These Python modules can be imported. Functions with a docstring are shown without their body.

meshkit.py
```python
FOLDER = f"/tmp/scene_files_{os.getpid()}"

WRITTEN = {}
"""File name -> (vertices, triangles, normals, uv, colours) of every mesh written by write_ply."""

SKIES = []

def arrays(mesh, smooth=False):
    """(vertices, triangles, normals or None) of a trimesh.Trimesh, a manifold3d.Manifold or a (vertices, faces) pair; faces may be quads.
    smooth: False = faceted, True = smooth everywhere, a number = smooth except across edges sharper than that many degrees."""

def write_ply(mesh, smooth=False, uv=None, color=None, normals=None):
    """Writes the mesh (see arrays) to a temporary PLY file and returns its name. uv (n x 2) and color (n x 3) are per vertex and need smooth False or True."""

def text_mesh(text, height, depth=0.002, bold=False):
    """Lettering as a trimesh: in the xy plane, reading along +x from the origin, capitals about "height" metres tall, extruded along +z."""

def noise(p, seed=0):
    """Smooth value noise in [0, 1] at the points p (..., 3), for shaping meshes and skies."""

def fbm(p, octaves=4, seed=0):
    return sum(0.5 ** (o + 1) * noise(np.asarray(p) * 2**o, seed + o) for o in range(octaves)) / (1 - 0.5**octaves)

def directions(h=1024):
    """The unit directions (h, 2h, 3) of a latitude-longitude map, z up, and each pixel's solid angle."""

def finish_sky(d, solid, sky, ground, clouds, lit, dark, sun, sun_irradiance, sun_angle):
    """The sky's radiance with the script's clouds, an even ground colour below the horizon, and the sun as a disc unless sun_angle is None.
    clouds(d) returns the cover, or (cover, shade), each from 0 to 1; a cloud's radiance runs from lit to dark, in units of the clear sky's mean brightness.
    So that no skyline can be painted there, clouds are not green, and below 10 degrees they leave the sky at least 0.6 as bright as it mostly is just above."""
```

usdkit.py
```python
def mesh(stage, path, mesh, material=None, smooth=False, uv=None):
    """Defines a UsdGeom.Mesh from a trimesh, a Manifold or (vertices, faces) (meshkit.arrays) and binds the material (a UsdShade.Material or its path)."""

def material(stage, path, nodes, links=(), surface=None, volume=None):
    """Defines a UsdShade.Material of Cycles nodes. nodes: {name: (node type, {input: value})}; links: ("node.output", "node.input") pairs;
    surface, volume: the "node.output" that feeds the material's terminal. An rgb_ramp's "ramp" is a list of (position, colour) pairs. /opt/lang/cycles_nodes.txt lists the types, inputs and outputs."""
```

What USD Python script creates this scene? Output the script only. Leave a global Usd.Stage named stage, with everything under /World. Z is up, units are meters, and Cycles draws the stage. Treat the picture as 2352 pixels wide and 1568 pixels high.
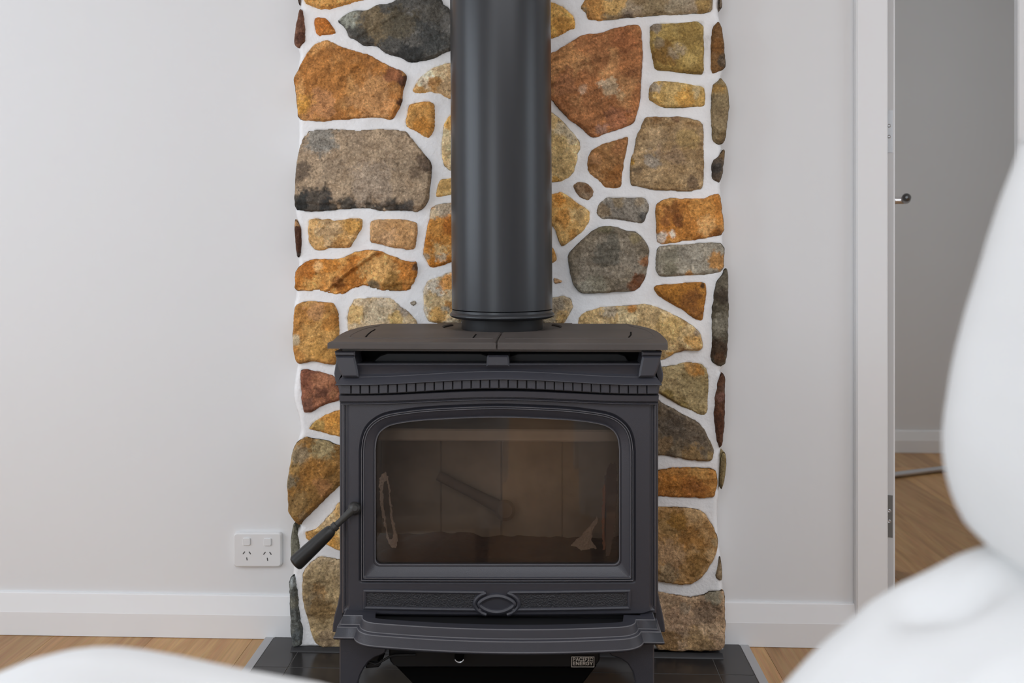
import math, numpy as np, trimesh, shapely, usdkit, meshkit
from shapely.geometry import Polygon, LineString
from scipy.spatial import Delaunay
from pxr import Usd, UsdGeom, UsdLux, Gf, Sdf, Vt

stage = Usd.Stage.CreateInMemory()
UsdGeom.SetStageUpAxis(stage, 'Z'); UsdGeom.SetStageMetersPerUnit(stage, 1.0)
stage.DefinePrim('/World', 'Xform'); stage.DefinePrim('/World/Looks', 'Scope')

# ------------------------------------------------------------------ camera, light, exposure
FPX, CX, HOR, CAMH = 1900.0, 1176.0, 575.0, 0.92
TH = math.atan(64 / FPX)
cam = UsdGeom.Camera.Define(stage, '/World/camera')
cam.CreateHorizontalApertureAttr(36.0); cam.CreateVerticalApertureAttr(24.0)
cam.CreateFocalLengthAttr(FPX / 2352 * 36); cam.CreateVerticalApertureOffsetAttr(-(784 - HOR) / 2352 * 36)
cam.CreateFStopAttr(3.3); cam.CreateFocusDistanceAttr(1.66); cam.CreateClippingRangeAttr(Gf.Vec2f(0.05, 100))
cam.CreateExposureAttr(0.07)
cam.AddTranslateOp().Set((0, 0, CAMH)); cam.AddRotateZOp().Set(math.degrees(TH)); cam.AddRotateXOp().Set(90)

def rect_light(name, pos, rot, w, h, power, col):
    l = UsdLux.RectLight.Define(stage, '/World/' + name)
    l.CreateWidthAttr(w); l.CreateHeightAttr(h); l.CreateIntensityAttr(power); l.CreateColorAttr(Gf.Vec3f(*col))
    l.AddTranslateOp().Set(pos); l.AddRotateXYZOp().Set(rot)
    return l
rect_light('window_daylight', (-2.66, 0.35, 1.45), (0, -90, 0), 1.5, 1.9, 2.6, (0.89, 0.985, 1.11))        # left window
rect_light('side_daylight', (2.81, 0.75, 1.45), (0, 90, 0), 1.5, 1.1, 1.55, (0.88, 0.98, 1.10))               # smaller window on the right
rect_light('garden_door_daylight', (-1.55, -3.36, 1.25), (90, 0, 0), 1.5, 2.1, 2.4, (0.92, 0.99, 1.07))     # added frontal fill, its opening behind the camera is invented
rect_light('ceiling_lamp', (0.5, -0.8, 2.43), (0, 0, 0), 2.6, 1.6, 2.9, (0.92, 0.985, 1.08))                  # added overhead fill to even out the walls, no lamp known there
rect_light('hall_daylight', (-0.75, 3.3, 1.4), (0, -90, 0), 1.2, 0.6, 6.4, (0.97, 1.0, 1.03))                # added light that lifts the tone of the hall, source unseen
dome = UsdLux.DomeLight.Define(stage, '/World/sky'); dome.CreateIntensityAttr(0.25); dome.CreateColorAttr(Gf.Vec3f(0.85, 0.93, 1.0))

# ------------------------------------------------------------------ drawing helpers
S, C = math.sin(TH), math.cos(TH)
def at(px, py, Y):
    """the point of the plane y = Y that the photograph shows at a pixel"""
    px, py = np.asarray(px, float), np.asarray(py, float)
    a, b = (px - CX) / FPX, (HOR - py) / FPX
    dx, dy = -S + a * C, C + a * S
    t = Y / dy
    return np.stack([dx * t, np.full_like(t, Y), CAMH + b * t], -1)
def onz(px, py, z):
    a, b = (px - CX) / FPX, (HOR - py) / FPX
    t = (z - CAMH) / b
    return np.array([(-S + a * C) * t, (C + a * S) * t, z])
def xz(pts, Y):
    p = np.asarray(pts, float)
    return at(p[:, 0], p[:, 1], Y)[:, [0, 2]]

used = {}
def numbered(path):
    k = used.get(path, 0); used[path] = k + 1
    return path if k == 0 else f'{path}_{k:03d}'
def keys(p, label=None, cat=None, group=None, kind=None):
    for k, v in (('label', label), ('category', cat), ('group', group), ('kind', kind)):
        if v: p.SetCustomDataByKey(k, v)
    return p
def thing(name, label, cat, loc=(0, 0, 0), group=None):
    x = UsdGeom.Xform.Define(stage, numbered('/World/' + name))
    keys(x.GetPrim(), label, cat, group)
    x.AddTranslateOp().Set(Gf.Vec3d(*map(float, loc)))
    return x.GetPrim()
def origin(parent):
    return np.array(UsdGeom.XformCache().GetLocalToWorldTransform(parent).ExtractTranslation())
def obj(name, mesh, material, parent=None, smooth=30, label=None, cat=None, group=None, kind=None, tint=None):
    """one Mesh prim, given in world coordinates, under parent or under /World"""
    if isinstance(mesh, (list, tuple)) and len(mesh) and isinstance(mesh[0], trimesh.Trimesh):
        mesh = trimesh.util.concatenate(mesh)
    path = numbered((str(parent.GetPath()) if parent else '/World') + '/' + name)
    if parent is not None:
        o = origin(parent)
        if np.abs(o).max() > 0:
            if isinstance(mesh, tuple): mesh = (np.asarray(mesh[0]) - o, mesh[1])
            else: mesh = mesh.copy(); mesh.apply_translation(-o)
    m = usdkit.mesh(stage, path, mesh, MAT[material], smooth=smooth)
    if tint is not None:
        UsdGeom.PrimvarsAPI(m).CreatePrimvar('tint', Sdf.ValueTypeNames.Color3fArray, 'vertex').Set(Vt.Vec3fArray.FromNumpy(np.asarray(tint, np.float32)))
    return keys(m.GetPrim(), label, cat, group, kind)
def struct(name, mesh, material, parent=None, smooth=30, label=None):
    return obj(name, mesh, material, parent, smooth, label=label, kind='structure' if parent is None else None)

def T(v, f): return trimesh.Trimesh(np.asarray(v, float), np.asarray(f, int), process=False)
def box(x0, x1, y0, y1, z0, z1, bev=0.0):
    """a box with chamfered edges"""
    if bev <= 0:
        b = trimesh.creation.box([x1 - x0, y1 - y0, z1 - z0]); b.apply_translation([(x0 + x1) / 2, (y0 + y1) / 2, (z0 + z1) / 2]); return b
    pts = []
    for sx in (0, 1):
        for sy in (0, 1):
            for sz in (0, 1):
                X, Y, Z = (x1 if sx else x0), (y1 if sy else y0), (z1 if sz else z0)
                dx, dy, dz = (-bev if sx else bev), (-bev if sy else bev), (-bev if sz else bev)
                pts += [(X, Y + dy, Z + dz), (X + dx, Y, Z + dz), (X + dx, Y + dy, Z)]
    return trimesh.convex.convex_hull(np.array(pts))
def loft(rings, closed=False, cap=True):
    """rings (n, m, 3): closed cross sections joined one after another"""
    R = np.asarray(rings, float); n, m = R.shape[:2]
    idx = np.arange(n * m).reshape(n, m); F = []
    last = n if closed else n - 1
    a = idx[np.arange(last)]; b = idx[(np.arange(last) + 1) % n]
    a2, b2 = np.roll(a, -1, 1), np.roll(b, -1, 1)
    F = np.concatenate([np.stack([a, b, b2], -1).reshape(-1, 3), np.stack([a, b2, a2], -1).reshape(-1, 3)])
    parts = [T(R.reshape(-1, 3), F)]
    if cap and not closed:
        for r in (R[0], R[-1]):
            c = r - r.mean(0); u, s, vt = np.linalg.svd(c, full_matrices=False)
            q = c @ vt[:2].T
            pg = Polygon(q)
            if not pg.is_valid: continue
            tv, tf = trimesh.creation.triangulate_polygon(pg, engine='earcut')
            parts.append(T(tv @ vt[:2] + r.mean(0), tf))
    return trimesh.util.concatenate(parts)
def offs(P, c):
    """closed 2D polygon moved inwards by c with mitred corners"""
    P = np.asarray(P, float)
    A = 0.5 * np.sum(P[:, 0] * np.roll(P[:, 1], -1) - np.roll(P[:, 0], -1) * P[:, 1])
    d = np.roll(P, -1, 0) - P; d /= np.linalg.norm(d, axis=1, keepdims=True)
    n = np.stack([-d[:, 1], d[:, 0]], 1) * np.sign(A)
    n0 = np.roll(n, 1, 0)
    den = np.maximum(1 + np.sum(n * n0, 1, keepdims=True), 0.35)
    return P + c * (n + n0) / den
def plate(P, yf, yb, bev=0.0, holes=(), back_bev=0.0):
    """front-view outline P (x, z) extruded from y = yf back to yb, its front edge chamfered"""
    def ring(Q, y): return np.column_stack([Q[:, 0], np.full(len(Q), y), Q[:, 1]])
    P = np.asarray(P, float); parts = []
    def layers(Q, sgn):
        L = [ring(Q, yb)] if not back_bev else [ring(offs(Q, sgn * back_bev), yb), ring(Q, yb - back_bev)]
        L += [ring(Q, yf + bev)]
        if bev: L.append(ring(offs(Q, sgn * bev), yf))
        return L
    parts.append(loft(layers(P, 1), cap=False))
    for h in holes: parts.append(loft(layers(np.asarray(h, float), -1), cap=False))
    for y, b in ((yf, bev), (yb, back_bev)):
        pg = Polygon(offs(P, b) if b else P, [offs(np.asarray(h, float), -b) if b else h for h in holes])
        tv, tf = trimesh.creation.triangulate_polygon(pg, engine='earcut')
        parts.append(T(np.column_stack([tv[:, 0], np.full(len(tv), y), tv[:, 1]]), tf))
    return trimesh.util.concatenate(parts)
def spline(pts, n=8):
    """Catmull-Rom through open points"""
    P = np.asarray(pts, float); Q = np.vstack([2 * P[0] - P[1], P, 2 * P[-1] - P[-2]]); out = []
    for i in range(1, len(Q) - 2):
        t = np.linspace(0, 1, n, endpoint=False)[:, None]
        p0, p1, p2, p3 = Q[i - 1], Q[i], Q[i + 1], Q[i + 2]
        out.append(0.5 * (2 * p1 + (p2 - p0) * t + (2 * p0 - 5 * p1 + 4 * p2 - p3) * t ** 2 + (3 * p1 - p0 - 3 * p2 + p3) * t ** 3))
    return np.vstack(out + [P[-1:]])
def tube(path, rad, seg=16):
    """round bar along 3D points, radius per point"""
    P = np.asarray(path, float); rad = np.broadcast_to(rad, len(P))
    t = np.gradient(P, axis=0); t /= np.linalg.norm(t, axis=1, keepdims=True)
    up = np.array([0, 0, 1.0]) if abs(t[0] @ [0, 0, 1]) < 0.9 else np.array([1.0, 0, 0])
    R, n = [], None
    for p, d, r in zip(P, t, rad):
        n = np.cross(d, up) if n is None else n - d * (n @ d); n /= np.linalg.norm(n); b = np.cross(d, n)
        a = np.linspace(0, 2 * np.pi, seg, endpoint=False)[:, None]
        R.append(p + r * (np.cos(a) * n + np.sin(a) * b))
    return loft(R)
def lathe(profile, centre, seg=96):
    """(radius, z) profile turned about a vertical axis"""
    a = np.linspace(0, 2 * np.pi, seg, endpoint=False)
    pr = np.asarray(profile, float)
    R = [np.column_stack([centre[0] + pr[:, 0] * math.cos(x), centre[1] + pr[:, 0] * math.sin(x), centre[2] + pr[:, 1]]) for x in a]
    return loft(R, closed=True)
def axis_lathe(p0, p1, prof, seg=28):
    """(fraction along, radius) profile turned about the line p0 p1"""
    p0, p1 = np.asarray(p0, float), np.asarray(p1, float)
    pr = np.asarray(prof, float)
    d = (p1 - p0) / np.linalg.norm(p1 - p0); n = np.cross(d, [0, 0, 1.0]); 
    if np.linalg.norm(n) < 1e-6: n = np.cross(d, [0, 1.0, 0])
    n /= np.linalg.norm(n); b = np.cross(d, n)
    a = np.linspace(0, 2 * np.pi, seg, endpoint=False)[:, None]
    return loft([p0 + (p1 - p0) * t + max(r, 1e-5) * (np.cos(a) * n + np.sin(a) * b) for t, r in pr])
def sweep(path, profile, closed=False, plane='xz'):
    """profile [(outwards, along the third axis)] carried along a 2D path; 'xz': third axis is y, 'xy': third axis is z"""
    P = np.asarray(path, float)
    if closed: d1 = np.roll(P, -1, 0) - P; d0 = P - np.roll(P, 1, 0)
    else:
        d = np.diff(P, axis=0); d1 = np.vstack([d, d[-1:]]); d0 = np.vstack([d[:1], d])
    d0, d1 = (x / np.linalg.norm(x, axis=1, keepdims=True) for x in (d0, d1))
    n0, n1 = (np.stack([x[:, 1], -x[:, 0]], 1) for x in (d0, d1))
    N = (n0 + n1) / np.maximum(1 + np.sum(n0 * n1, 1, keepdims=True), 0.3)
    R = []
    for p, n in zip(P, N):
        q = [p + n * a for a, b in profile]
        R.append([(u[0], b, u[1]) if plane == 'xz' else (u[0], u[1], b) for u, (a, b) in zip(q, profile)])
    return loft(R, closed=closed)
def lin(hexa):
    c = np.array([int(hexa[i:i + 2], 16) for i in (0, 2, 4)]) / 255.0
    return np.where(c < 0.04045, c / 12.92, ((c + 0.055) / 1.055) ** 2.4)

# ------------------------------------------------------------------ materials
MAT = {}
def mat(name, nodes, links=(), surface='p.BSDF'):
    MAT[name] = usdkit.material(stage, '/World/Looks/' + name, nodes, links, surface=surface)
def plain(name, col, rough=0.5, metal=0.0, bump=0.0, scale=300.0, spec=0.5, vary=0.0, **kw):
    nodes = {'g': ('geometry', {}), 'p': ('principled_bsdf', dict(base_color=col, roughness=rough, metallic=metal, specular_ior_level=spec, **kw))}
    links = []
    if bump or vary:
        nodes['n'] = ('noise_texture', dict(scale=scale, detail=3.0)); links.append(('g.position', 'n.vector'))
    if bump:
        nodes['b'] = ('bump', dict(strength=bump, distance=0.002)); links += [('n.fac', 'b.height'), ('b.normal', 'p.normal')]
    if vary:
        nodes['n2'] = ('noise_texture', dict(scale=9.0, detail=5.0)); links.append(('g.position', 'n2.vector'))
        c = np.array(col)
        nodes['r'] = ('rgb_ramp', dict(ramp=[(0.3, tuple(c * (1 - vary))), (0.7, tuple(np.minimum(c * (1 + vary), 1)))])); links += [('n2.fac', 'r.fac'), ('r.color', 'p.base_color')]
    mat(name, nodes, links)
plain('wall_paint', (0.80, 0.80, 0.80), 0.75, bump=0.04, scale=500, spec=0.3)
plain('trim_paint', (0.86, 0.86, 0.86), 0.42, spec=0.4)
plain('ceiling_paint', (0.85, 0.85, 0.85), 0.9)
plain('cast_iron', (0.041, 0.041, 0.051), 0.40, bump=0.20, scale=1000, spec=0.62)
plain('hammered_iron', (0.030, 0.030, 0.034), 0.38, bump=1.0, scale=430, spec=0.55)
plain('worn_edge', (0.16, 0.155, 0.165), 0.42, bump=0.3, scale=700)  # paler grey for highlight lines painted along the iron edges
plain('plate_iron', (0.080, 0.067, 0.060), 0.55, bump=0.2, scale=800, spec=0.5, vary=0.16)
plain('black_iron', (0.012, 0.012, 0.013), 0.5, spec=0.4)
plain('rod_iron', (0.22, 0.175, 0.145), 0.9)
plain('near_black', (0.004, 0.004, 0.004), 0.9, spec=0.1)  # near-black tone, also paints the shade in cavity and slots
plain('flue_paint', (0.024, 0.026, 0.030), 0.31, bump=0.03, scale=700, spec=0.5)
plain('grip', (0.012, 0.011, 0.010), 0.42, bump=0.05, scale=500)
plain('shaft_iron', (0.045, 0.043, 0.040), 0.45, metal=0.3)
plain('chrome', (0.75, 0.75, 0.76), 0.16, metal=1.0)
plain('dark_chrome', (0.10, 0.10, 0.10), 0.22, metal=0.8)
plain('aluminium', (0.50, 0.50, 0.51), 0.42, metal=0.55)
plain('satin_steel', (0.62, 0.63, 0.65), 0.32, metal=0.8)
plain('badge_white', (0.85, 0.80, 0.72), 0.4)
plain('badge_black', (0.008, 0.007, 0.006), 0.35)
plain('plastic', (0.80, 0.80, 0.80), 0.3)
plain('slot_dark', (0.04, 0.04, 0.04), 0.7)
plain('hearth_tile', (0.036, 0.033, 0.033), 0.20, bump=0.03, scale=220, spec=0.5, vary=0.25)
plain('grout', (0.10, 0.095, 0.09), 0.8)
plain('sealant', (0.03, 0.03, 0.032), 0.5)
plain('firebrick', (0.46, 0.40, 0.34), 0.95, bump=0.4, scale=160, vary=0.3)
plain('baffle', (0.78, 0.72, 0.66), 0.9, bump=0.2, vary=0.2)
plain('ember_bed', (0.12, 0.055, 0.028), 1.0, bump=0.8, scale=120, vary=0.6)
mat('stain_ash', {'g': ('geometry', {}), 'n': ('noise_texture', {'scale': 420.0, 'detail': 4.0, 'roughness': 0.7}), 'r': ('rgb_ramp', {'ramp': [(0.40, (0.45, 0.45, 0.45)), (0.56, (1.0, 1.0, 1.0))]}), 'd': ('diffuse_bsdf', {'color': (0.62, 0.55, 0.51)}),
    't': ('transparent_bsdf', {}), 'm': ('mix_closure', {})}, [('g.position', 'n.vector'), ('n.fac', 'r.fac'), ('r.color', 'm.fac'), ('t.BSDF', 'm.closure1'), ('d.BSDF', 'm.closure2')], surface='m.closure')
plain('stain_rust', (0.40, 0.20, 0.13), 0.9, bump=0.4, scale=400, vary=0.3)
plain('upholstery', (0.82, 0.82, 0.81), 0.8, bump=0.10, scale=260, spec=0.25)
plain('chair_leg', (0.10, 0.06, 0.035), 0.5)
mat('stove_glass', {'t': ('transparent_bsdf', {'color': (0.83, 0.78, 0.73)}), 'g': ('glossy_bsdf', {'color': (0.9, 0.9, 0.9), 'roughness': 0.03}), 'f': ('fresnel', {'IOR': 1.5}), 'm': ('mix_closure', {}), 'd': ('diffuse_bsdf', {'color': (0.24, 0.205, 0.185)}), 'm0': ('mix_closure', {'fac': 0.05})},
    [('f.fac', 'm.fac'), ('t.BSDF', 'm0.closure1'), ('d.BSDF', 'm0.closure2'), ('m0.closure', 'm.closure1'), ('g.BSDF', 'm.closure2')], surface='m.closure')
# timber planks: grain along y, each plank its own tone
mat('timber', {'g': ('geometry', {}), 'o': ('object_info', {}), 'off': ('math', {'math_type': 'multiply', 'value2': 37.0}), 'cx': ('combine_xyz', {}), 'add': ('vector_math', {'math_type': 'add'}),
               'mp': ('mapping', {'scale': (26.0, 2.2, 26.0)}), 'n': ('noise_texture', {'scale': 1.0, 'detail': 6.0, 'distortion': 1.2, 'roughness': 0.6}),
               'mp2': ('mapping', {'scale': (260.0, 9.0, 200.0)}), 'n2': ('noise_texture', {'scale': 1.0, 'detail': 2.0}),
               'r': ('rgb_ramp', {'ramp': [(0.25, (0.34, 0.165, 0.055)), (0.42, (0.52, 0.275, 0.105)), (0.60, (0.63, 0.36, 0.15)), (0.8, (0.72, 0.45, 0.21))]}),
               'mx': ('mix', {'mix_type': 'multiply', 'fac': 0.30}), 'h': ('hsv', {'hue': 0.5, 'saturation': 1.0}), 'mr': ('map_range', {'to_min': 0.80, 'to_max': 1.12}),
               'b': ('bump', {'strength': 0.12, 'distance': 0.001}), 'p': ('principled_bsdf', {'roughness': 0.36})},
    [('o.random', 'off.value1'), ('off.value', 'cx.x'), ('off.value', 'cx.y'), ('g.position', 'add.vector1'), ('cx.vector', 'add.vector2'), ('add.vector', 'mp.vector'), ('mp.vector', 'n.vector'),
     ('add.vector', 'mp2.vector'), ('mp2.vector', 'n2.vector'), ('n.fac', 'r.fac'), ('r.color', 'mx.color1'), ('n2.color', 'mx.color2'), ('mx.color', 'h.color'), ('o.random', 'mr.value'), ('mr.result', 'h.value'),
     ('h.color', 'p.base_color'), ('n2.fac', 'b.height'), ('b.normal', 'p.normal')])
# stone: colour of each vertex (its own patches) times a fine mineral grain
mat('stone', {'a': ('attribute', {'attribute': 'tint'}), 'g': ('geometry', {}), 'n': ('noise_texture', {'scale': 190.0, 'detail': 5.0, 'roughness': 0.72}), 'n2': ('noise_texture', {'scale': 42.0, 'detail': 6.0, 'roughness': 0.65, 'distortion': 0.6}),
              'r': ('rgb_ramp', {'ramp': [(0.30, (0.36, 0.33, 0.30)), (0.47, (0.93, 0.93, 0.93)), (0.56, (1.08, 1.08, 1.08)), (0.70, (1.75, 1.75, 1.78))]}),
              'r2': ('rgb_ramp', {'ramp': [(0.3, (0.70, 0.66, 0.62)), (0.5, (1.0, 1.0, 1.0)), (0.7, (1.28, 1.28, 1.28))]}),
              'm': ('mix', {'mix_type': 'multiply', 'fac': 1.0}), 'm2': ('mix', {'mix_type': 'multiply', 'fac': 1.0}),
              'ad': ('math', {'math_type': 'multiply_add', 'value2': 0.35}), 'b': ('bump', {'strength': 1.0, 'distance': 0.0055}), 'p': ('principled_bsdf', {'roughness': 0.78, 'specular_ior_level': 0.35})},
    [('g.position', 'n.vector'), ('g.position', 'n2.vector'), ('n.fac', 'r.fac'), ('n2.fac', 'r2.fac'), ('a.color', 'm.color1'), ('r.color', 'm.color2'), ('m.color', 'm2.color1'), ('r2.color', 'm2.color2'), ('m2.color', 'p.base_color'),
     ('n.fac', 'ad.value1'), ('n2.fac', 'ad.value3'), ('ad.value', 'b.height'), ('b.normal', 'p.normal')])
mat('mortar', {'g': ('geometry', {}), 'n': ('noise_texture', {'scale': 14.0, 'detail': 8.0, 'roughness': 0.65}), 'n2': ('noise_texture', {'scale': 160.0, 'detail': 4.0}),
               'r': ('rgb_ramp', {'ramp': [(0.20, (0.60, 0.58, 0.56)), (0.34, (0.88, 0.875, 0.87)), (0.55, (0.945, 0.945, 0.945)), (0.8, (0.95, 0.945, 0.935))]}),
               'b': ('bump', {'strength': 0.4, 'distance': 0.003}), 'p': ('principled_bsdf', {'roughness': 0.85, 'specular_ior_level': 0.25})},
    [('g.position', 'n.vector'), ('g.position', 'n2.vector'), ('n.fac', 'r.fac'), ('r.color', 'p.base_color'), ('n2.fac', 'b.height'), ('b.normal', 'p.normal')])

# ------------------------------------------------------------------ the room
YW = onz(620, 1460, 0)[1]                 # wall behind the stove
YC = onz(720, 1489, 0.006)[1]             # front of the mortar
DX0 = at(2036, 500, YW)[0]                # left side of the doorway
DX1 = at(2328, 500, YW + 0.085)[0] + 0.52
HB = onz(2100, 1038, 0)[1]                # far wall of the hall
HX = 2.6                                  # right wall of the hall
XL, XR, YF, ZC = -2.6, 2.75, -3.3, 2.45
WT = 0.11
struct('wall_back', [box(XL - 0.1, DX0, YW, YW + WT, 0, ZC), box(DX1, XR + 0.1, YW, YW + WT, 0, ZC), box(DX0, DX1, YW, YW + WT, 2.06, ZC)], 'wall_paint', label='pale grey plaster wall behind the stone chimney')
struct('wall_left', [box(XL - 0.1, XL, YF - 0.1, -0.6, 0, ZC), box(XL - 0.1, XL, 1.3, YW + WT, 0, ZC), box(XL - 0.1, XL, -0.6, 1.3, 0, 0.7), box(XL - 0.1, XL, -0.6, 1.3, 2.2, ZC)], 'wall_paint')
struct('wall_right', [box(XR, XR + 0.1, YF - 0.1, 0.2, 0, ZC), box(XR, XR + 0.1, 1.3, YW + WT, 0, ZC), box(XR, XR + 0.1, 0.2, 1.3, 0, 0.7), box(XR, XR + 0.1, 0.2, 1.3, 2.2, ZC)], 'wall_paint')
struct('wall_front', [box(XL - 0.1, -2.3, YF - 0.1, YF, 0, ZC), box(-0.8, XR + 0.1, YF - 0.1, YF, 0, ZC), box(-2.3, -0.8, YF - 0.1, YF, 2.3, ZC), box(-2.3, -0.8, YF - 0.1, YF, 0, 0.2)], 'wall_paint')
struct('ceiling', box(XL - 0.1, XR + 0.1, YF - 0.1, HB + 0.1, ZC, ZC + 0.1), 'ceiling_paint')
def window(n, frame, bars):
    w = struct(f'window_{n}', frame, 'trim_paint')
    for b in bars: obj('glazing_bar', b, 'trim_paint', w)
window(1, [box(XL - 0.09, XL + 0.015, -0.65, -0.6, 0.65, 2.25), box(XL - 0.09, XL + 0.015, 1.3, 1.35, 0.65, 2.25), box(XL - 0.09, XL + 0.015, -0.65, 1.35, 2.2, 2.25), box(XL - 0.09, XL + 0.04, -0.65, 1.35, 0.65, 0.7)], [box(XL - 0.06, XL - 0.02, 0.33, 0.37, 0.7, 2.2)])
window(2, [box(-2.35, -2.3, YF - 0.09, YF + 0.015, 0.15, 2.35), box(-0.8, -0.75, YF - 0.09, YF + 0.015, 0.15, 2.35), box(-2.35, -0.75, YF - 0.09, YF + 0.015, 2.3, 2.35), box(-2.35, -0.75, YF - 0.09, YF + 0.03, 0.15, 0.2)], [box(-1.58, -1.52, YF - 0.06, YF - 0.02, 0.2, 2.3)])  # unseen window, added for the frontal fill
window(3, [box(XR - 0.015, XR + 0.09, 0.15, 0.2, 0.65, 2.25), box(XR - 0.015, XR + 0.09, 1.3, 1.35, 0.65, 2.25), box(XR - 0.015, XR + 0.09, 0.15, 1.35, 2.2, 2.25), box(XR - 0.04, XR + 0.09, 0.15, 1.35, 0.65, 0.7)], [box(XR + 0.02, XR + 0.06, 0.73, 0.77, 0.7, 2.2)])
# hall beyond the doorway
struct('wall_hall_back', box(-0.9, HX + 0.1, HB, HB + 0.1, 0, ZC), 'wall_paint', label='shaded grey wall at the far side of the hall')
struct('wall_hall_right', box(HX, HX + 0.1, YW + WT, HB, 0, ZC), 'wall_paint', label='wall at the right end of the hall')
struct('wall_hall_left', [box(-0.9, -0.8, YW + WT, HB, 0, 0.9), box(-0.9, -0.8, YW + WT, HB, 1.9, ZC), box(-0.9, -0.8, YW + WT, 2.7, 0.9, 1.9)], 'wall_paint')

def skirting(name, x0, x1, y, sgn=-1, label=None):
    """bevelled board along x; its top 40 percent leans back"""
    h, t = 0.099, 0.018
    pr = [(0, 0.001), (t, 0.001), (t, 0.056), (t * 0.95, 0.0575), (t * 0.42, h - 0.002), (t * 0.3, h), (0, h)]
    struct(name, loft([[(x, y + sgn * a, b) for a, b in pr] for x in (x0, x1)]), 'trim_paint', label=label)
CL = at(668, 1400, YC)[0]; CR = at(1662, 1400, YC)[0]
ARX0, ARX1 = at(1967, 500, YW - 0.018)[0], at(2040, 500, YW - 0.018)[0]
skirting('baseboard_left', XL, CL - 0.001, YW, label='white bevelled skirting board left of the stone chimney')
skirting('baseboard_right', CR + 0.001, ARX0, YW, label='white bevelled skirting board right of the stone chimney')
skirting('baseboard_hall', -0.8, HX, HB, label='white skirting board on the far hall wall')
# door lining and architraves
struct('trim_1', box(ARX0, ARX1, YW - 0.019, YW, 0, 2.13, 0.0035), 'trim_paint', label='white door architrave left of the opening')
struct('trim_2', [box(DX0, ARX1 - 0.006, YW + 0.001, YW + WT + 0.004, 0, 2.06), box(DX1 - 0.02, DX1, YW + 0.001, YW + WT, 0, 2.06), box(DX0, DX1, YW + 0.001, YW + WT, 2.04, 2.06)], 'trim_paint', label='white door lining')
struct('trim_3', [box(DX1 - 0.012, DX1 + 0.061, YW - 0.019, YW, 0, 2.06, 0.0035), box(ARX1, DX1 + 0.061, YW - 0.019, YW, 2.06, 2.13, 0.0035)], 'trim_paint', label='white architrave over and right of the opening')

# open door, seen along its length: only its hinge edge shows
P0 = at(2055.5, 500, YW + WT + 0.012)
u = P0[:2] / np.linalg.norm(P0[:2]); u = np.array([u[0] * math.cos(.012) - u[1] * math.sin(.012), u[1] * math.cos(.012) + u[0] * math.sin(.012)]); nR = np.array([u[1], -u[0]])
def door_box(a0, a1, n0, n1, z0, z1, bev=0.0):
    b = box(0, a1 - a0, 0, n1 - n0, z0, z1, bev); v = np.array(b.vertices)
    w = P0[:2] + np.outer(v[:, 0] + a0, u) + np.outer(v[:, 1] + n0, nR)
    return T(np.column_stack([w, v[:, 2]]), b.faces)
door = struct('door_1', door_box(0, 0.37, -0.036, 0, 0.008, 2.03, 0.003), 'trim_paint', label='narrow white flush door leaf standing open into the hall, its hinge edge showing')
zat = lambda py, d: CAMH + (HOR - py) * d / FPX
dd = float(-P0[0] * S + P0[1] * C)
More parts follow.
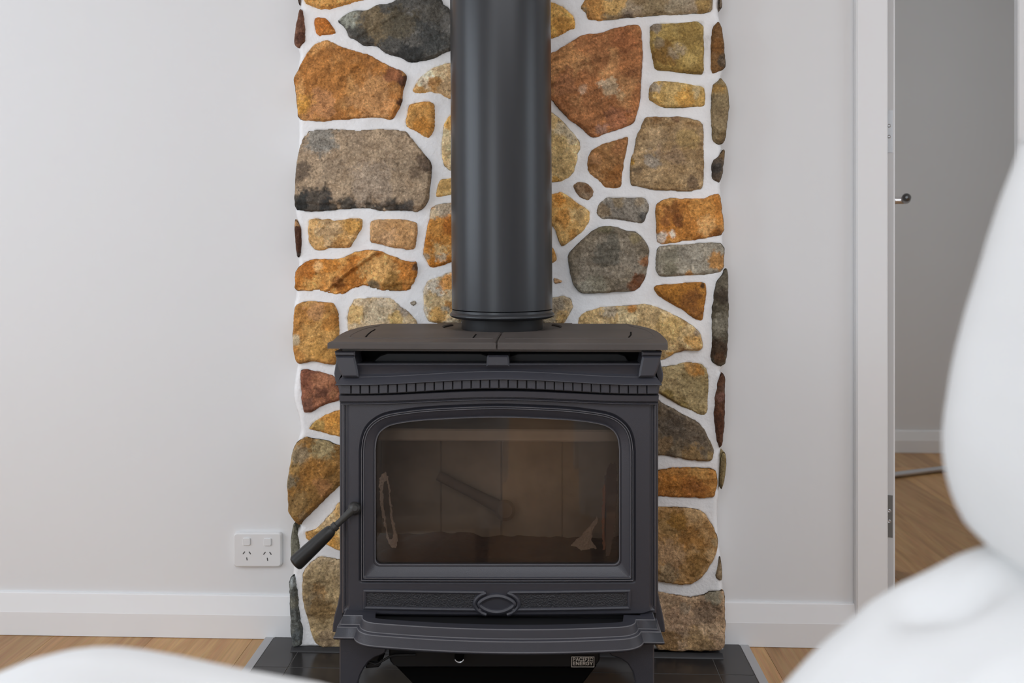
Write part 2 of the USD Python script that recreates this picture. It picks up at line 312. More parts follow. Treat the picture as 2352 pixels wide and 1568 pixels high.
for y0, y1, m in ((253, 350, 'hinge_light'), (1138, 1235, 'hinge_dark')):
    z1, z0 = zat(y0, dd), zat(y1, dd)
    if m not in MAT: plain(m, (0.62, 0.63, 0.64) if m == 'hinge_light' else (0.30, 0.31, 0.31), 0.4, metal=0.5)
    h = obj('hinge', door_box(-0.0012, 0.001, -0.036, -0.0048, z0, z1), m, door, label='steel hinge leaf let into the door edge')
    for k in ((288, 313) if y0 < 500 else (1174, 1198)):
        zc = zat(k, dd); c = P0[:2] + nR * -0.0128
        obj('screw', axis_lathe([*(c - u * 0.0012), zc], [*(c - u * 0.0026), zc], [(0, 0.0042), (0.6, 0.0042), (1, 0.0030), (0.5, 0.0018), (0.5, 0.0)], 16), 'satin_steel', h)
hz = zat(463, 2.37)
c0 = P0[:2] + u * 0.30
lever = obj('door_handle', axis_lathe([*c0, hz], [*(c0 + nR * 0.034), hz], [(0, 0.022), (0.10, 0.022), (0.14, 0.010), (0.9, 0.010), (1, 0.009)], 24), 'chrome', door, label='chrome lever handle')
e0 = c0 + nR * 0.031
obj('lever', axis_lathe([*(e0 + u * 0.012), hz + 0.002], [*(e0 - u * 0.095), hz + 0.003], [(0, 0.004), (0.04, 0.011), (0.2, 0.0125), (0.9, 0.0115), (0.97, 0.009), (1, 0.003)], 20), 'dark_chrome', lever)

d2 = struct('door_2', box(at(2328, 500, YW + 0.108)[0], DX1 - 0.021, YW + 0.088, YW + 0.108, 0.008, 2.036, 0.003), 'trim_paint', label='closed white door leaf at the right edge of the opening')
# ------------------------------------------------------------------ floor of timber planks
floor = struct('floor', box(XL - 0.1, XR + 0.1, YF - 0.1, HB + 0.1, -0.12, -0.0125), 'grout', label='warm brown timber floor')
rng = np.random.default_rng(5)
PW = 0.24
x = onz(357, 1458, 0)[0] - 10 * PW
while x < 2.5:
    y = YF - rng.uniform(0, 1.6)
    while y < HB:
        L = rng.uniform(1.5, 2.1)
        y0, y1 = max(y, YF), min(y + L, HB - 0.001)
        hx0, hx1 = max(x, XL), min(x + PW, HX)
        if y1 - y0 > 0.05 and hx1 - hx0 > 0.02: obj('plank', box(hx0 + 0.0002, hx1 - 0.0002, y0 + 0.0002, y1 - 0.0002, -0.0124, 0.0, 0.0006), 'timber', floor)
        y += L
    x += PW

# ------------------------------------------------------------------ hearth
HT = 0.006
hl = onz(633.7, 1457.3, HT)[0]; hr = onz(1690.1, 1463.5, HT)[0]
jl = onz(687.2, 1490, HT)[0]; jr = onz(1633, 1503, HT)[0]; jy = onz(900, 1536, HT)[1]
HF = 0.93
hearth = thing('hearth', 'dark glossy tiled hearth with aluminium edging under the wood stove', 'hearth', ((hl + hr) / 2, (YW + HF) / 2, 0))
xs = [hl, jl, jl + (jr - jl) / 3, jl + (jr - jl) * 2 / 3, jr, hr]; ys = [YW - 0.001, jy, jy - 0.302, jy - 0.604, HF]
for i in range(5):
    for j in range(4):
        obj('tile', box(xs[i] + 0.0010, xs[i + 1] - 0.0010, ys[j + 1] + 0.0010, ys[j] - 0.0010, 0.0005, HT, 0.0006), 'hearth_tile', hearth)
obj('grout', box(hl, hr, HF, YW - 0.001, 0.0003, HT - 0.0008), 'grout', hearth)
for a, b in ((hl - 0.021, hl - 0.001), (hr + 0.001, hr + 0.021)):
    obj('edging', box(a, b, HF - 0.02, YW - 0.019, 0.0003, HT, 0.0008), 'aluminium', hearth, label='brushed aluminium edge strip')
obj('edging', box(hl - 0.001, hr + 0.001, HF - 0.021, HF - 0.001, 0.0003, HT, 0.0008), 'aluminium', hearth)
SEAL = (sweep([(CL + .004, YC - 0.006), (CR - .004, YC - 0.006)], [(0, HT), (0.012, HT), (0.010, HT + 0.003), (0.0, HT + 0.008)], plane='xy'))

# ------------------------------------------------------------------ stone chimney
chim = thing('chimney_breast', 'chimney breast of mixed brown and grey stones in white mortar behind the stove', 'chimney', ((CL + CR) / 2, YW, 0))
obj('sealant', SEAL, 'sealant', chim, label='dark bead of sealant along the foot of the chimney')
def sm(t): t = np.clip(t, 0, 1); return t * t * (3 - 2 * t)
def N2(p, s, seed): return meshkit.fbm(np.column_stack([p[:, 0] / s, p[:, 1] / s, np.full(len(p), seed * 7.31)]), 4, seed)
def resample(P, s):
    P = np.asarray(P, float); ring = np.vstack([P, P[:1]]); L = np.r_[0, np.cumsum(np.linalg.norm(np.diff(ring, axis=0), axis=1))]
    n = max(int(L[-1] / s), 8); t = np.linspace(0, L[-1], n, endpoint=False)
    return np.column_stack([np.interp(t, L, ring[:, k]) for k in (0, 1)])
def relief(P, s, hfun, back, jag=2.2, seed=0):
    """outline in front-view units -> front vertices (u, v, h), faces, with side walls down to h = -back"""
    B = resample(P, s)
    if jag:
        d = np.roll(B, -1, 0) - np.roll(B, 1, 0); d /= np.linalg.norm(d, axis=1, keepdims=True) + 1e-9
        k = (N2(B, 11, seed) - 0.5) * 2 * jag + (N2(B, 38, seed + 3) - 0.5) * 2 * jag
        B = B + np.column_stack([-d[:, 1], d[:, 0]]) * k[:, None]
        pg = Polygon(B)
        if not pg.is_valid:
            pg = pg.buffer(0); pg = max(getattr(pg, 'geoms', [pg]), key=lambda g: g.area); B = resample(np.array(pg.exterior.coords)[:-1], s)
    pg = Polygon(B)
    x0, y0, x1, y1 = pg.bounds
    gx, gy = np.meshgrid(np.arange(x0, x1, s), np.arange(y0, y1, s * 0.866))
    gx = gx + (np.arange(gx.shape[0]) % 2)[:, None] * s / 2
    I = np.column_stack([gx.ravel(), gy.ravel()]); inner = pg.buffer(-0.55 * s)
    I = I[shapely.contains_xy(inner, I[:, 0], I[:, 1])] if not inner.is_empty else np.zeros((0, 2))
    V = np.vstack([B, I]); tri = Delaunay(V).simplices; c = V[tri].mean(1)
    tri = tri[shapely.contains_xy(pg, c[:, 0], c[:, 1])]
    dist = shapely.distance(shapely.points(V), pg.exterior)
    h = hfun(V, dist); n = len(B)
    i = np.arange(n); j = (i + 1) % n; k0 = len(V)
    side = np.vstack([np.column_stack([i, j, k0 + j]), np.column_stack([i, k0 + j, k0 + i])])
    W = np.vstack([np.column_stack([V, h]), np.column_stack([B, np.full(n, -back)])])
    e = V[tri]; a = np.cross(e[:, 1] - e[:, 0], e[:, 2] - e[:, 0]); tri[a < 0] = tri[a < 0][:, ::-1]
    return W, np.vstack([tri, side])
def front(W, Y):
    p = at(W[:, 0], W[:, 1], Y); p[:, 1] = Y - W[:, 2]
    return p

# each: outline in the photograph's units, main colour, second colour, [(x, y, radius, colour)], [(x1, y1, x2, y2, drop in mm)], height in mm
A = lambda s: [tuple(map(float, q.split(','))) for q in s.split()]
STONES = [
 ('695,-70 697,0 705,12 735,23 765,21 800,14 820,6 848,0 850,-70', 'c48a3e', 'd9a860', [(760, 10, 30, 'c98f42')], [], 14),
 ('689,20 681,50 676,90 678,105 689,112 704,95 703,60 697,28', '6a4634', '84604a', [(690, 90, 20, '4e2e22')], [], 12),
 ('682,-60 684,0 688,15 691,0 690,-60', '6a5a50', '5c4c44', [], [], 10),
 ('721,42 732,38 748,42 757,48 768,64 777,80 755,83 733,86 724,78 721,56', 'b4691c', 'd08c3a', [], [], 9),
 ('774,51 790,35 811,24 843,24 865,12 897,8 924,-10 960,-40 1015,-40 1018,10 1034,18 1052,60 1047,115 988,139 943,147 919,134 889,126 862,107 838,107 825,98 803,88 793,64', '4a4843', '696660', [(800, 45, 34, '8b8d80'), (860, 55, 40, '76664a'), (930, 60, 40, '58503f'), (990, 90, 45, '3c3d3b'), (825, 85, 22, '3f3d38'), (940, 130, 40, '2f302f'), (1000, 30, 30, '4e4a42')], [(1030, 30, 900, 75, 3), (760, 120, 905, 40, 4)], 20),
 ('720,102 747,91 760,94 782,107 822,118 852,126 881,145 924,163 937,175 929,204 924,244 902,279 868,271 822,273 779,277 736,281 686,277 680,228 679,198 674,182 683,161 702,129', 'a26a2e', 'be8c50', [(850, 230, 60, 'b68450'), (740, 250, 45, 'b27c4c'), (800, 160, 40, '9c6426'), (932, 190, 16, '4a2a22'), (922, 235, 11, '42261c'), (905, 170, 20, '8a5434'), (700, 240, 25, 'c89038')], [(919, 160, 902, 290, 9), (680, 215, 780, 120, 2), (690, 250, 850, 130, 1.5)], 20),  # dark right rim: stone colour with shade of the end face painted in
 ('944,212 961,182 985,161 1015,147 1034,143 1060,140 1070,235 1034,230 1012,218 988,214 959,218', 'b98c4c', 'd2b58c', [(985, 180, 28, 'd8c6aa'), (1010, 165, 22, 'd3b68a'), (1000, 195, 18, 'a8732a'), (1025, 205, 20, 'a98a62')], [(1040, 170, 950, 210, -3)], 12),
 ('937,241 953,236 986,230 1002,241 1001,297 991,313 984,321 956,305 929,291', 'b98038', 'cc9a52', [(970, 295, 26, 'b07426')], [], 11),
 ('1018,289 1031,264 1060,255 1062,395 1034,394 1018,384 1012,345 1016,310', 'd6b98c', 'caa468', [(1028, 280, 22, 'd19a44')], [], 9),
 ('706,303 728,297 769,295 828,300 868,295 916,297 935,301 956,329 975,351 991,372 994,385 988,440 985,460 975,481 961,487 921,484 886,486 833,479 774,482 734,488 683,486 676,467 678,420 683,360 692,330', '948068', 'a38c70', [(720, 470, 46, '2b2c2c'), (760, 477, 24, '2b2c2c'), (825, 480, 20, '343331'), (872, 481, 20, '343331'), (922, 481, 18, '343331'), (690, 465, 24, '262827'), (800, 472, 24, '3a3936'), (850, 474, 22, '3c3a36'), (900, 474, 24, '302f2d'), (940, 474, 16, '4a4642'), (740, 320, 40, '7d7a72'), (860, 420, 60, '93826f'), (692, 395, 26, '5c4e40'), (980, 375, 22, '4d3d30'), (955, 395, 18, '6a5845')], [(945, 318, 985, 372, 3), (900, 310, 902, 360, 2), (990, 395, 930, 382, 8), (670, 462, 990, 470, 5)], 22),
 ('708,503 728,500 758,502 766,506 790,503 811,500 833,500 836,518 834,527 825,539 815,553 806,569 774,571 726,577 712,561 707,529', 'bd9154', 'cfa66c', [(760, 535, 30, 'b99a70'), (815, 520, 22, 'c08c3e'), (790, 560, 24, 'ab7c40')], [], 12),
 ('852,507 870,503 924,502 959,510 961,526 959,550 955,574 929,574 897,569 868,561 850,558 850,526', 'b58855', 'c79d6c', [(890, 540, 26, 'bd9468')], [], 12),
 ('678,502 684,507 693,520 695,529 694,585 683,593 679,560 676,520', '5b3722', '42281a', [(683, 512, 14, 'b78a5c'), (687, 588, 10, '4c4540')], [], 11),
 ('680,620 702,600 720,594 758,594 785,592 811,579 846,573 873,574 894,583 929,597 948,600 959,598 961,630 953,644 943,669 886,669 854,662 838,655 814,662 790,676 766,675 739,668 707,668 678,665 677,640', 'b06e22', 'd09c52', [(870, 620, 46, 'c99a58'), (700, 620, 24, 'a35f14'), (780, 650, 18, '7c4816'), (955, 615, 12, '3d3026'), (900, 655, 26, '8a6428'), (860, 660, 18, '5a5240'), (760, 605, 26, 'b4701c'), (735, 610, 12, 'd2a266')], [(742, 672, 850, 590, 11), (742, 672, 850, 590, -7), (820, 652, 950, 650, 6)], 24),
 ('1010,411 1022,409 1034,409 1055,405 1058,440 1034,448 1000,455 1001,444', 'cfae74', 'c09650', [], [], 9),
 ('988,477 1001,469 1028,464 1060,462 1062,600 1035,604 1019,611 990,617 976,595 970,581 976,542 985,503', 'b26e18', 'c48a3c', [(1015, 480, 26, 'b0a48f'), (995, 490, 14, 'b9a584'), (1010, 575, 24, 'c2a06a'), (978, 590, 12, '97846a'), (1030, 520, 26, 'a6600f'), (1015, 590, 18, 'b8a68a')], [], 13),
 ('971,664 985,643 999,637 1017,632 1022,626 1035,623 1058,618 1065,745 1037,745 985,740 978,726 973,714 973,696', 'c6a878', 'b9b0a0', [(1005, 660, 22, 'c4baa8'), (1028, 650, 22, 'c78224'), (1032, 700, 14, 'a06a24'), (1022, 712, 12, '8f8878'), (1005, 725, 24, 'c08f44'), (985, 690, 18, 'c6ab7c')], [(1020, 625, 1030, 740, 3)], 12),
 ('938,694 955,688 960,698 948,705', '9a8a74', '8a8478', [], [], 6),
 ('678,700 700,690 747,692 766,692 774,705 781,721 782,748 781,800 775,838 747,835 720,829 685,838 676,820 672,780 674,740', 'ab7634', 'bf924e', [(730, 710, 30, 'a87a4c'), (685, 780, 14, 'b9a888'), (740, 800, 34, 'b0823c'), (760, 740, 20, 'a56c24')], [], 16),
 ('799,750 796,728 801,704 809,694 813,684 842,683 847,682 882,681 903,683 919,699 939,713 949,725 960,736 970,820 800,830', 'bca27a', 'cdb896', [(815, 720, 26, 'bd9858'), (870, 715, 30, 'b3a285'), (930, 715, 20, '93877a'), (915, 735, 22, 'c5a25c'), (880, 690, 14, 'c9b79a')], [(828, 680, 838, 760, 3)], 12),
 ('689,849 702,845 728,849 768,861 785,880 790,915 778,920 758,926 739,934 718,947 696,947 692,907', '7a4a34', '9a6444', [(745, 880, 26, 'a06a48'), (745, 900, 18, '5f3a2a'), (705, 930, 22, '6c4636'), (768, 905, 14, 'a5714c')], [], 13),
 ('708,985 718,969 742,953 779,939 800,935 800,1003 778,1002 755,998 734,990', 'c4893a', 'd09a4a', [(735, 975, 24, 'b0904e'), (770, 960, 24, 'cc8c34')], [], 10),
 ('677,1017 704,1000 716,1003 747,1009 780,1020 805,1030 800,1105 778,1119 755,1140 728,1167 702,1191 690,1206 672,1186 663,1167 661,1103 667,1068', '8a642e', 'a5854e', [(695, 1040, 26, '8c7c60'), (740, 1030, 30, '9a8a62'), (730, 1080, 40, '9c6c2c'), (745, 1110, 26, '96683a'), (690, 1150, 26, '86693c'), (672, 1100, 20, '7f745c'), (705, 1185, 16, '6e5636')], [(790, 1090, 700, 1180, -5)], 20),
 ('701,1219 711,1218 724,1214 740,1199 768,1167 776,1153 800,1140 800,1268 775,1262 759,1252 735,1243 702,1238', 'c19450', 'd0b07a', [(755, 1190, 22, 'c3a67a'), (760, 1240, 20, 'c58c38'), (715, 1228, 16, 'b98a48')], [], 11),
 ('734,1274 754,1276 776,1281 800,1285 800,1487 776,1487 739,1484 724,1475 714,1452 707,1418 697,1383 694,1338 697,1309 712,1290', 'a08860', 'b09a78', [(735, 1330, 36, '8f7a56'), (740, 1355, 24, 'a07c4c'), (720, 1380, 30, '7a684c'), (745, 1400, 30, '84683e'), (755, 1460, 30, '8a7458')], [(690, 1320, 800, 1335, 2), (690, 1408, 800, 1385, 3), (690, 1340, 800, 1352, -2)], 14),
 ('670,1222 675,1200 681,1202 690,1237 692,1262 685,1280 669,1282 668,1250', '6c6b5c', '8a8878', [], [], 9),
 ('665,1328 677,1315 682,1328 688,1368 691,1403 698,1447 698,1479 672,1487 668,1440 666,1378', '5e605a', '4c504f', [(676, 1330, 12, '8a8f8e'), (680, 1460, 20, '555b5c'), (676, 1380, 18, '6c6a5c')], [], 12),
 # right of the flue
 ('1235,-5 1264,3 1290,14 1307,26 1319,37 1324,54 1320,69 1307,72 1290,83 1264,92 1235,98', 'bb8836', 'cda050', [(1290, 30, 24, 'c59a52'), (1290, 65, 24, 'a87630')], [], 12),
 ('1330,20 1345,0 1360,-50 1640,-50 1638,0 1636,29 1603,34 1560,37 1520,37 1451,43 1399,49 1350,50 1345,34', '8f7a58', 'a3927a', [(1365, 20, 34, 'b9823a'), (1410, 15, 30, 'c9a05c'), (1440, 38, 16, '63564a'), (1500, 20, 36, '867556'), (1610, 15, 22, 'a08148'), (1560, 15, 36, '958870')], [(1390, 48, 1500, -10, -3)], 16),
 ('1655,-50 1658,0 1659,10 1657,20 1652,24 1651,0 1648,-50', '7a6a58', '665848', [], [], 9),
 ('1235,134 1267,122 1307,98 1339,80 1379,76 1411,66 1451,56 1468,59 1472,69 1477,115 1474,178 1470,238 1462,264 1458,284 1422,299 1388,310 1365,319 1356,316 1336,296 1307,276 1279,247 1267,230 1235,210', '9a6438', 'b08250', [(1400, 205, 28, 'b29a78'), (1385, 195, 16, 'b59e80'), (1425, 225, 14, 'ab8a60'), (1336, 210, 12, 'b49274'), (1290, 130, 44, 'b07c48'), (1430, 85, 36, '985e34'), (1420, 280, 34, '8a583a'), (1370, 130, 40, '946036'), (1300, 200, 34, '8f5e3a'), (1380, 300, 20, '8c6a58')], [(1245, 185, 1480, 95, 1.2), (1350, 296, 1475, 250, 3), (1260, 165, 1480, 110, -1)], 20),
 ('1491,56 1537,53 1616,49 1617,115 1617,174 1586,172 1534,166 1503,164 1497,144 1491,100', '8f7438', 'a58c50', [(1525, 125, 30, '6f5020'), (1505, 65, 16, '80766a'), (1560, 120, 22, '968468'), (1590, 90, 34, '93783c'), (1510, 100, 14, '7a6a50')], [], 13),
 ('1635,63 1649,49 1656,57 1663,98 1668,152 1660,161 1635,172 1630,161 1632,92', '6a4a24', '7a5830', [(1660, 140, 16, '4f4436'), (1645, 110, 18, '714a1e')], [], 13),
 ('1490,201 1503,185 1557,188 1574,192 1617,198 1622,221 1619,247 1566,250 1520,250 1500,238 1487,230', 'b5914e', 'c5a668', [(1503, 205, 20, 'a99a84'), (1570, 220, 24, 'bb8a3a'), (1600, 210, 16, 'bda678')], [], 11),
 ('1632,198 1649,184 1656,178 1670,198 1675,238 1670,284 1666,319 1660,329 1649,333 1633,324 1630,258', '87734e', '77674a', [(1645, 205, 18, '8d6c34'), (1655, 270, 24, '857252'), (1655, 320, 14, '6a5638')], [], 14),
 ('1235,245 1267,256 1287,275 1313,301 1333,324 1336,344 1326,353 1327,365 1319,393 1310,408 1284,419 1235,425', 'bda06a', 'cbb48c', [(1300, 310, 28, 'b8aa8e'), (1285, 330, 24, 'c3a468'), (1290, 385, 30, 'b79a64'), (1275, 415, 14, 'b08434')], [], 13),
 ('1355,347 1376,333 1411,321 1445,311 1439,339 1434,365 1429,402 1427,428 1411,433 1388,432 1371,413 1348,396 1348,373', '916434', 'a67c4c', [(1420, 345, 24, '9c6a3e'), (1410, 400, 26, '8f5c28'), (1365, 365, 16, 'a27448')], [(1350, 378, 1435, 374, 2)], 12),
 ('1477,278 1482,270 1508,268 1566,267 1606,276 1616,287 1617,402 1613,436 1580,442 1531,439 1500,439 1474,431 1448,428 1444,413 1445,370 1455,344 1462,310', '8f744e', 'a68c66', [(1510, 275, 18, '6f4e2a'), (1550, 272, 14, '75553a'), (1520, 310, 36, 'a38a66'), (1452, 375, 12, 'a9802c'), (1500, 375, 24, '948a7c'), (1460, 395, 20, '6c5a42'), (1540, 360, 34, '8c7458'), (1590, 425, 18, '6a5640'), (1580, 320, 30, 'a08554')], [(1440, 370, 1620, 330, 2.5), (1450, 400, 1620, 372, -2), (1470, 285, 1620, 282, 3)], 19),
 ('1634,370 1649,359 1662,341 1666,350 1660,396 1653,419 1643,418 1632,410', '4c4238', '6e5c44', [(1660, 360, 12, '6e5636'), (1645, 385, 14, '3c3834')], [], 11),
 ('1313,426 1327,416 1350,420 1365,437 1363,452 1350,463 1333,456 1322,443', '80664a', '9a8468', [(1350, 430, 12, '6a4c30')], [], 8),
 ('1235,440 1267,446 1287,439 1307,449 1327,466 1345,475 1356,486 1355,509 1339,532 1313,552 1290,568 1284,558 1273,523 1262,515 1235,510', 'c0924c', 'cfa866', [(1280, 460, 22, 'b97822'), (1330, 490, 24, 'bfa06a'), (1315, 540, 16, 'ae7a34'), (1285, 500, 22, 'bd8438')], [], 12),
 ('1368,486 1376,465 1391,452 1434,452 1482,453 1493,472 1488,489 1477,513 1460,512 1437,508 1405,503 1385,506 1371,495', '787064', '8e8678', [(1385, 480, 18, '8a765a'), (1415, 465, 16, '857458'), (1470, 460, 16, '8a7a62'), (1480, 500, 12, '4c4a48')], [(1396, 450, 1406, 505, 4), (1500, 475, 1470, 512, 6)], 15),
 ('1504,469 1523,457 1537,453 1577,455 1623,455 1635,447 1652,444 1658,483 1664,538 1624,547 1566,557 1508,562 1505,523', 'b3742a', 'cf9a52', [(1540, 480, 24, '7c4a1a'), (1555, 510, 16, '6e3f18'), (1520, 545, 14, 'd8c8b8'), (1545, 540, 12, 'dccab8'), (1610, 475, 30, 'c88c40'), (1620, 520, 26, 'c9985a'), (1525, 510, 16, '8a5626'), (1645, 540, 18, '7a4a18'), (1600, 550, 14, 'a5661c')], [(1500, 566, 1670, 532, 4)], 15),
 ('1508,567 1537,561 1566,560 1609,556 1663,557 1663,624 1623,631 1577,634 1514,637 1503,621 1503,598', '8a8272', '9d9482', [(1535, 590, 26, '76705e'), (1645, 595, 24, 'a8732c'), (1580, 628, 10, 'a8783c'), (1590, 590, 30, '948d7e'), (1540, 620, 20, '726c58')], [], 12),
 ('1302,584 1327,558 1356,532 1382,518 1416,519 1434,528 1457,528 1474,541 1493,569 1490,595 1484,638 1465,667 1434,671 1382,674 1333,675 1316,655 1307,621', '736856', '8a8070', [(1480, 600, 14, '7a4a20'), (1472, 640, 20, '663a1a'), (1455, 660, 16, '6e4220'), (1370, 650, 34, '7e7866'), (1340, 664, 18, '8a8474'), (1385, 525, 16, '6e674c'), (1455, 548, 14, '7e7050'), (1400, 580, 40, '59554a')], [(1496, 590, 1425, 678, -9)], 22),
 ('1240,560 1270,565 1279,587 1280,598 1270,606 1240,608', 'ac7a34', 'b98c50', [], [], 9),
 ('1270,636 1292,644 1290,650 1272,652', 'bd9468', 'c9b49c', [], [], 6),
 ('1498,660 1508,653 1566,648 1620,645 1623,676 1619,710 1614,739 1594,733 1569,713 1537,696 1508,678', '9a641c', 'b07a2e', [(1590, 690, 26, '7a4c1c'), (1540, 665, 24, 'a9701e'), (1612, 656, 6, '2c1a0c'), (1605, 715, 18, '82521e')], [], 12),
 ('1641,652 1660,622 1669,615 1673,640 1672,756 1669,833 1652,843 1629,828 1634,773 1632,716 1637,687', '4c4536', '665e4e', [(1655, 680, 20, '3a3024'), (1650, 740, 26, '7a7464'), (1652, 800, 26, '3a2818'), (1655, 825, 16, '4a3018')], [(1632, 778, 1675, 770, 3), (1632, 700, 1675, 690, -2)], 17),
 ('1325,732 1345,713 1379,704 1414,701 1445,699 1480,696 1508,703 1537,716 1569,733 1594,749 1609,762 1617,799 1603,808 1577,805 1551,810 1534,822 1520,828 1450,830 1330,800', 'c0a06a', 'd0b88a', [(1400, 715, 24, 'a89a84'), (1440, 730, 30, 'c4b084'), (1450, 708, 12, 'b9782c'), (1490, 720, 26, 'b59a6c'), (1590, 785, 26, 'bb8c46'), (1600, 760, 14, '8f7c64'), (1540, 815, 16, 'c8923a'), (1565, 808, 18, '7a5026'), (1570, 738, 12, '8a6a3c'), (1540, 750, 34, 'c9a868')], [(1553, 750, 1560, 800, 2)], 14),
 ('1240,685 1271,681 1293,677 1313,684 1317,704 1307,724 1296,745 1240,745', 'a3947a', 'bba27a', [(1280, 700, 18, '9a8c78'), (1290, 728, 18, 'c09a5c')], [], 10),
 ('1500,845 1524,840 1550,835 1574,829 1609,831 1622,843 1629,862 1627,907 1626,945 1614,955 1587,942 1560,931 1534,915 1500,895', '937f54', 'a8946a', [(1600, 845, 20, 'b07628'), (1585, 840, 16, 'a87c40'), (1540, 850, 26, 'a89468'), (1590, 900, 34, '97845a'), (1530, 910, 22, '7c6630'), (1560, 930, 20, '7a6634')], [(1505, 885, 1610, 960, -3), (1515, 848, 1600, 860, 2)], 14),
 ('1495,905 1512,915 1534,931 1574,953 1603,966 1619,988 1633,1014 1641,1036 1638,1054 1627,1060 1587,1056 1547,1048 1495,1044', '665846', '7e6e54', [(1540, 980, 34, '584e42'), (1600, 1000, 26, '635646'), (1590, 1045, 30, '84683e'), (1515, 1020, 24, '7c6444'), (1630, 1045, 12, '8a7248')], [], 13),
 ('1649,870 1658,855 1665,867 1665,961 1659,1020 1651,1030 1643,1004 1638,955 1641,907', '4e2e1c', '63402a', [(1655, 890, 16, '5a4032'), (1650, 910, 12, '6e4c40')], [], 13),
 ('1654,1054 1658,1038 1665,1038 1669,1057 1665,1100 1657,1127 1651,1108', '8c7b54', '7b6a44', [], [], 10),
 ('1495,1078 1534,1072 1587,1071 1635,1072 1646,1081 1647,1116 1638,1140 1606,1144 1574,1143 1542,1140 1495,1137', '9c6422', 'b07c3a', [(1600, 1085, 26, 'a87a3a'), (1590, 1120, 36, '8f561a'), (1540, 1105, 24, 'a56a22')], [(1500, 1122, 1650, 1088, 2)], 15),
 ('1495,1160 1540,1161 1601,1165 1619,1175 1630,1194 1638,1205 1648,1234 1647,1262 1638,1284 1624,1309 1609,1326 1586,1341 1554,1341 1530,1336 1495,1330', '9c7440', 'b09064', [(1580, 1230, 36, '8f6226'), (1540, 1200, 30, '8c6c3c'), (1535, 1270, 40, 'a88660'), (1600, 1290, 30, '84602c'), (1560, 1185, 24, '8d6424'), (1530, 1310, 24, '8a7454'), (1640, 1240, 10, 'a58a60')], [(1640, 1225, 1600, 1345, 3)], 19),
 ('1648,1290 1653,1274 1658,1300 1659,1330 1653,1333 1640,1324', '8a7658', '7a6850', [], [], 9),
 ('1495,1350 1530,1358 1554,1364 1586,1367 1611,1363 1628,1353 1658,1353 1664,1363 1666,1417 1664,1490 1591,1493 1495,1493', 'a08262', 'b09474', [(1560, 1420, 36, 'a8886a'), (1620, 1400, 34, '7c6650'), (1570, 1390, 14, '9c8870'), (1600, 1470, 36, 'a8885c'), (1530, 1470, 30, '836238'), (1640, 1365, 20, '86806c'), (1620, 1485, 24, '6f583a')], [], 14),
 # behind the flue and the stove
 ('1075,-40 1215,-40 1222,60 1180,95 1090,80', 'b58844', 'c79d6c', [], [], 12), ('1080,110 1170,120 1215,110 1225,215 1150,240 1085,220', '8f7a58', 'a3927a', [], [], 12),
 ('1085,250 1150,265 1222,240 1225,330 1160,350 1080,335', 'b07434', 'c19050', [], [], 12), ('1085,360 1150,375 1222,350 1220,470 1150,480 1080,460', '7a7060', '8e8678', [], [], 12),
 ('1085,490 1150,505 1220,500 1215,590 1085,590', 'b98c4c', 'd2b58c', [], [], 12), ('1085,620 1225,615 1228,740 1085,745', '96703e', 'a98650', [], [], 12),
 ('850,860 1010,850 1030,960 860,980', '97704a', 'b08a5a', [], [], 12), ('1060,840 1290,850 1280,980 1070,970', '77705e', '8c8678', [], [], 12), ('1320,860 1470,850 1475,990 1330,980', 'a87838', 'bd9454', [], [], 12),
 ('830,1020 1090,1010 1100,1180 840,1200', 'a97c3c', 'bf9a5c', [], [], 12), ('1140,1020 1460,1020 1450,1180 1150,1190', '85694a', '9a8060', [], [], 12), ('830,1230 1120,1230 1110,1470 840,1460', '8a7a60', '9a8a70', [], [], 12), ('1150,1230 1460,1220 1460,1470 1150,1470', 'a0702c', 'b58a4c', [], [], 12),
]
YS = YC
STRI = {'1235,134': (-0.35, 1.0), '1302,584': (0.02, 0.9), '734,1274': (0.0, 0.9), '1495,1350': (0.0, 0.8), '720,102': (-0.7, 0.8), '706,303': (0.05, 0.5), '1477,278': (-0.15, 0.9), '1368,486': (1.1, 0.9), '1500,845': (0.6, 0.6), '677,1017': (-1.0, 0.6), '1490,201': (1.5, 0.7), '701,1219': (-0.9, 0.8)}
polys = []
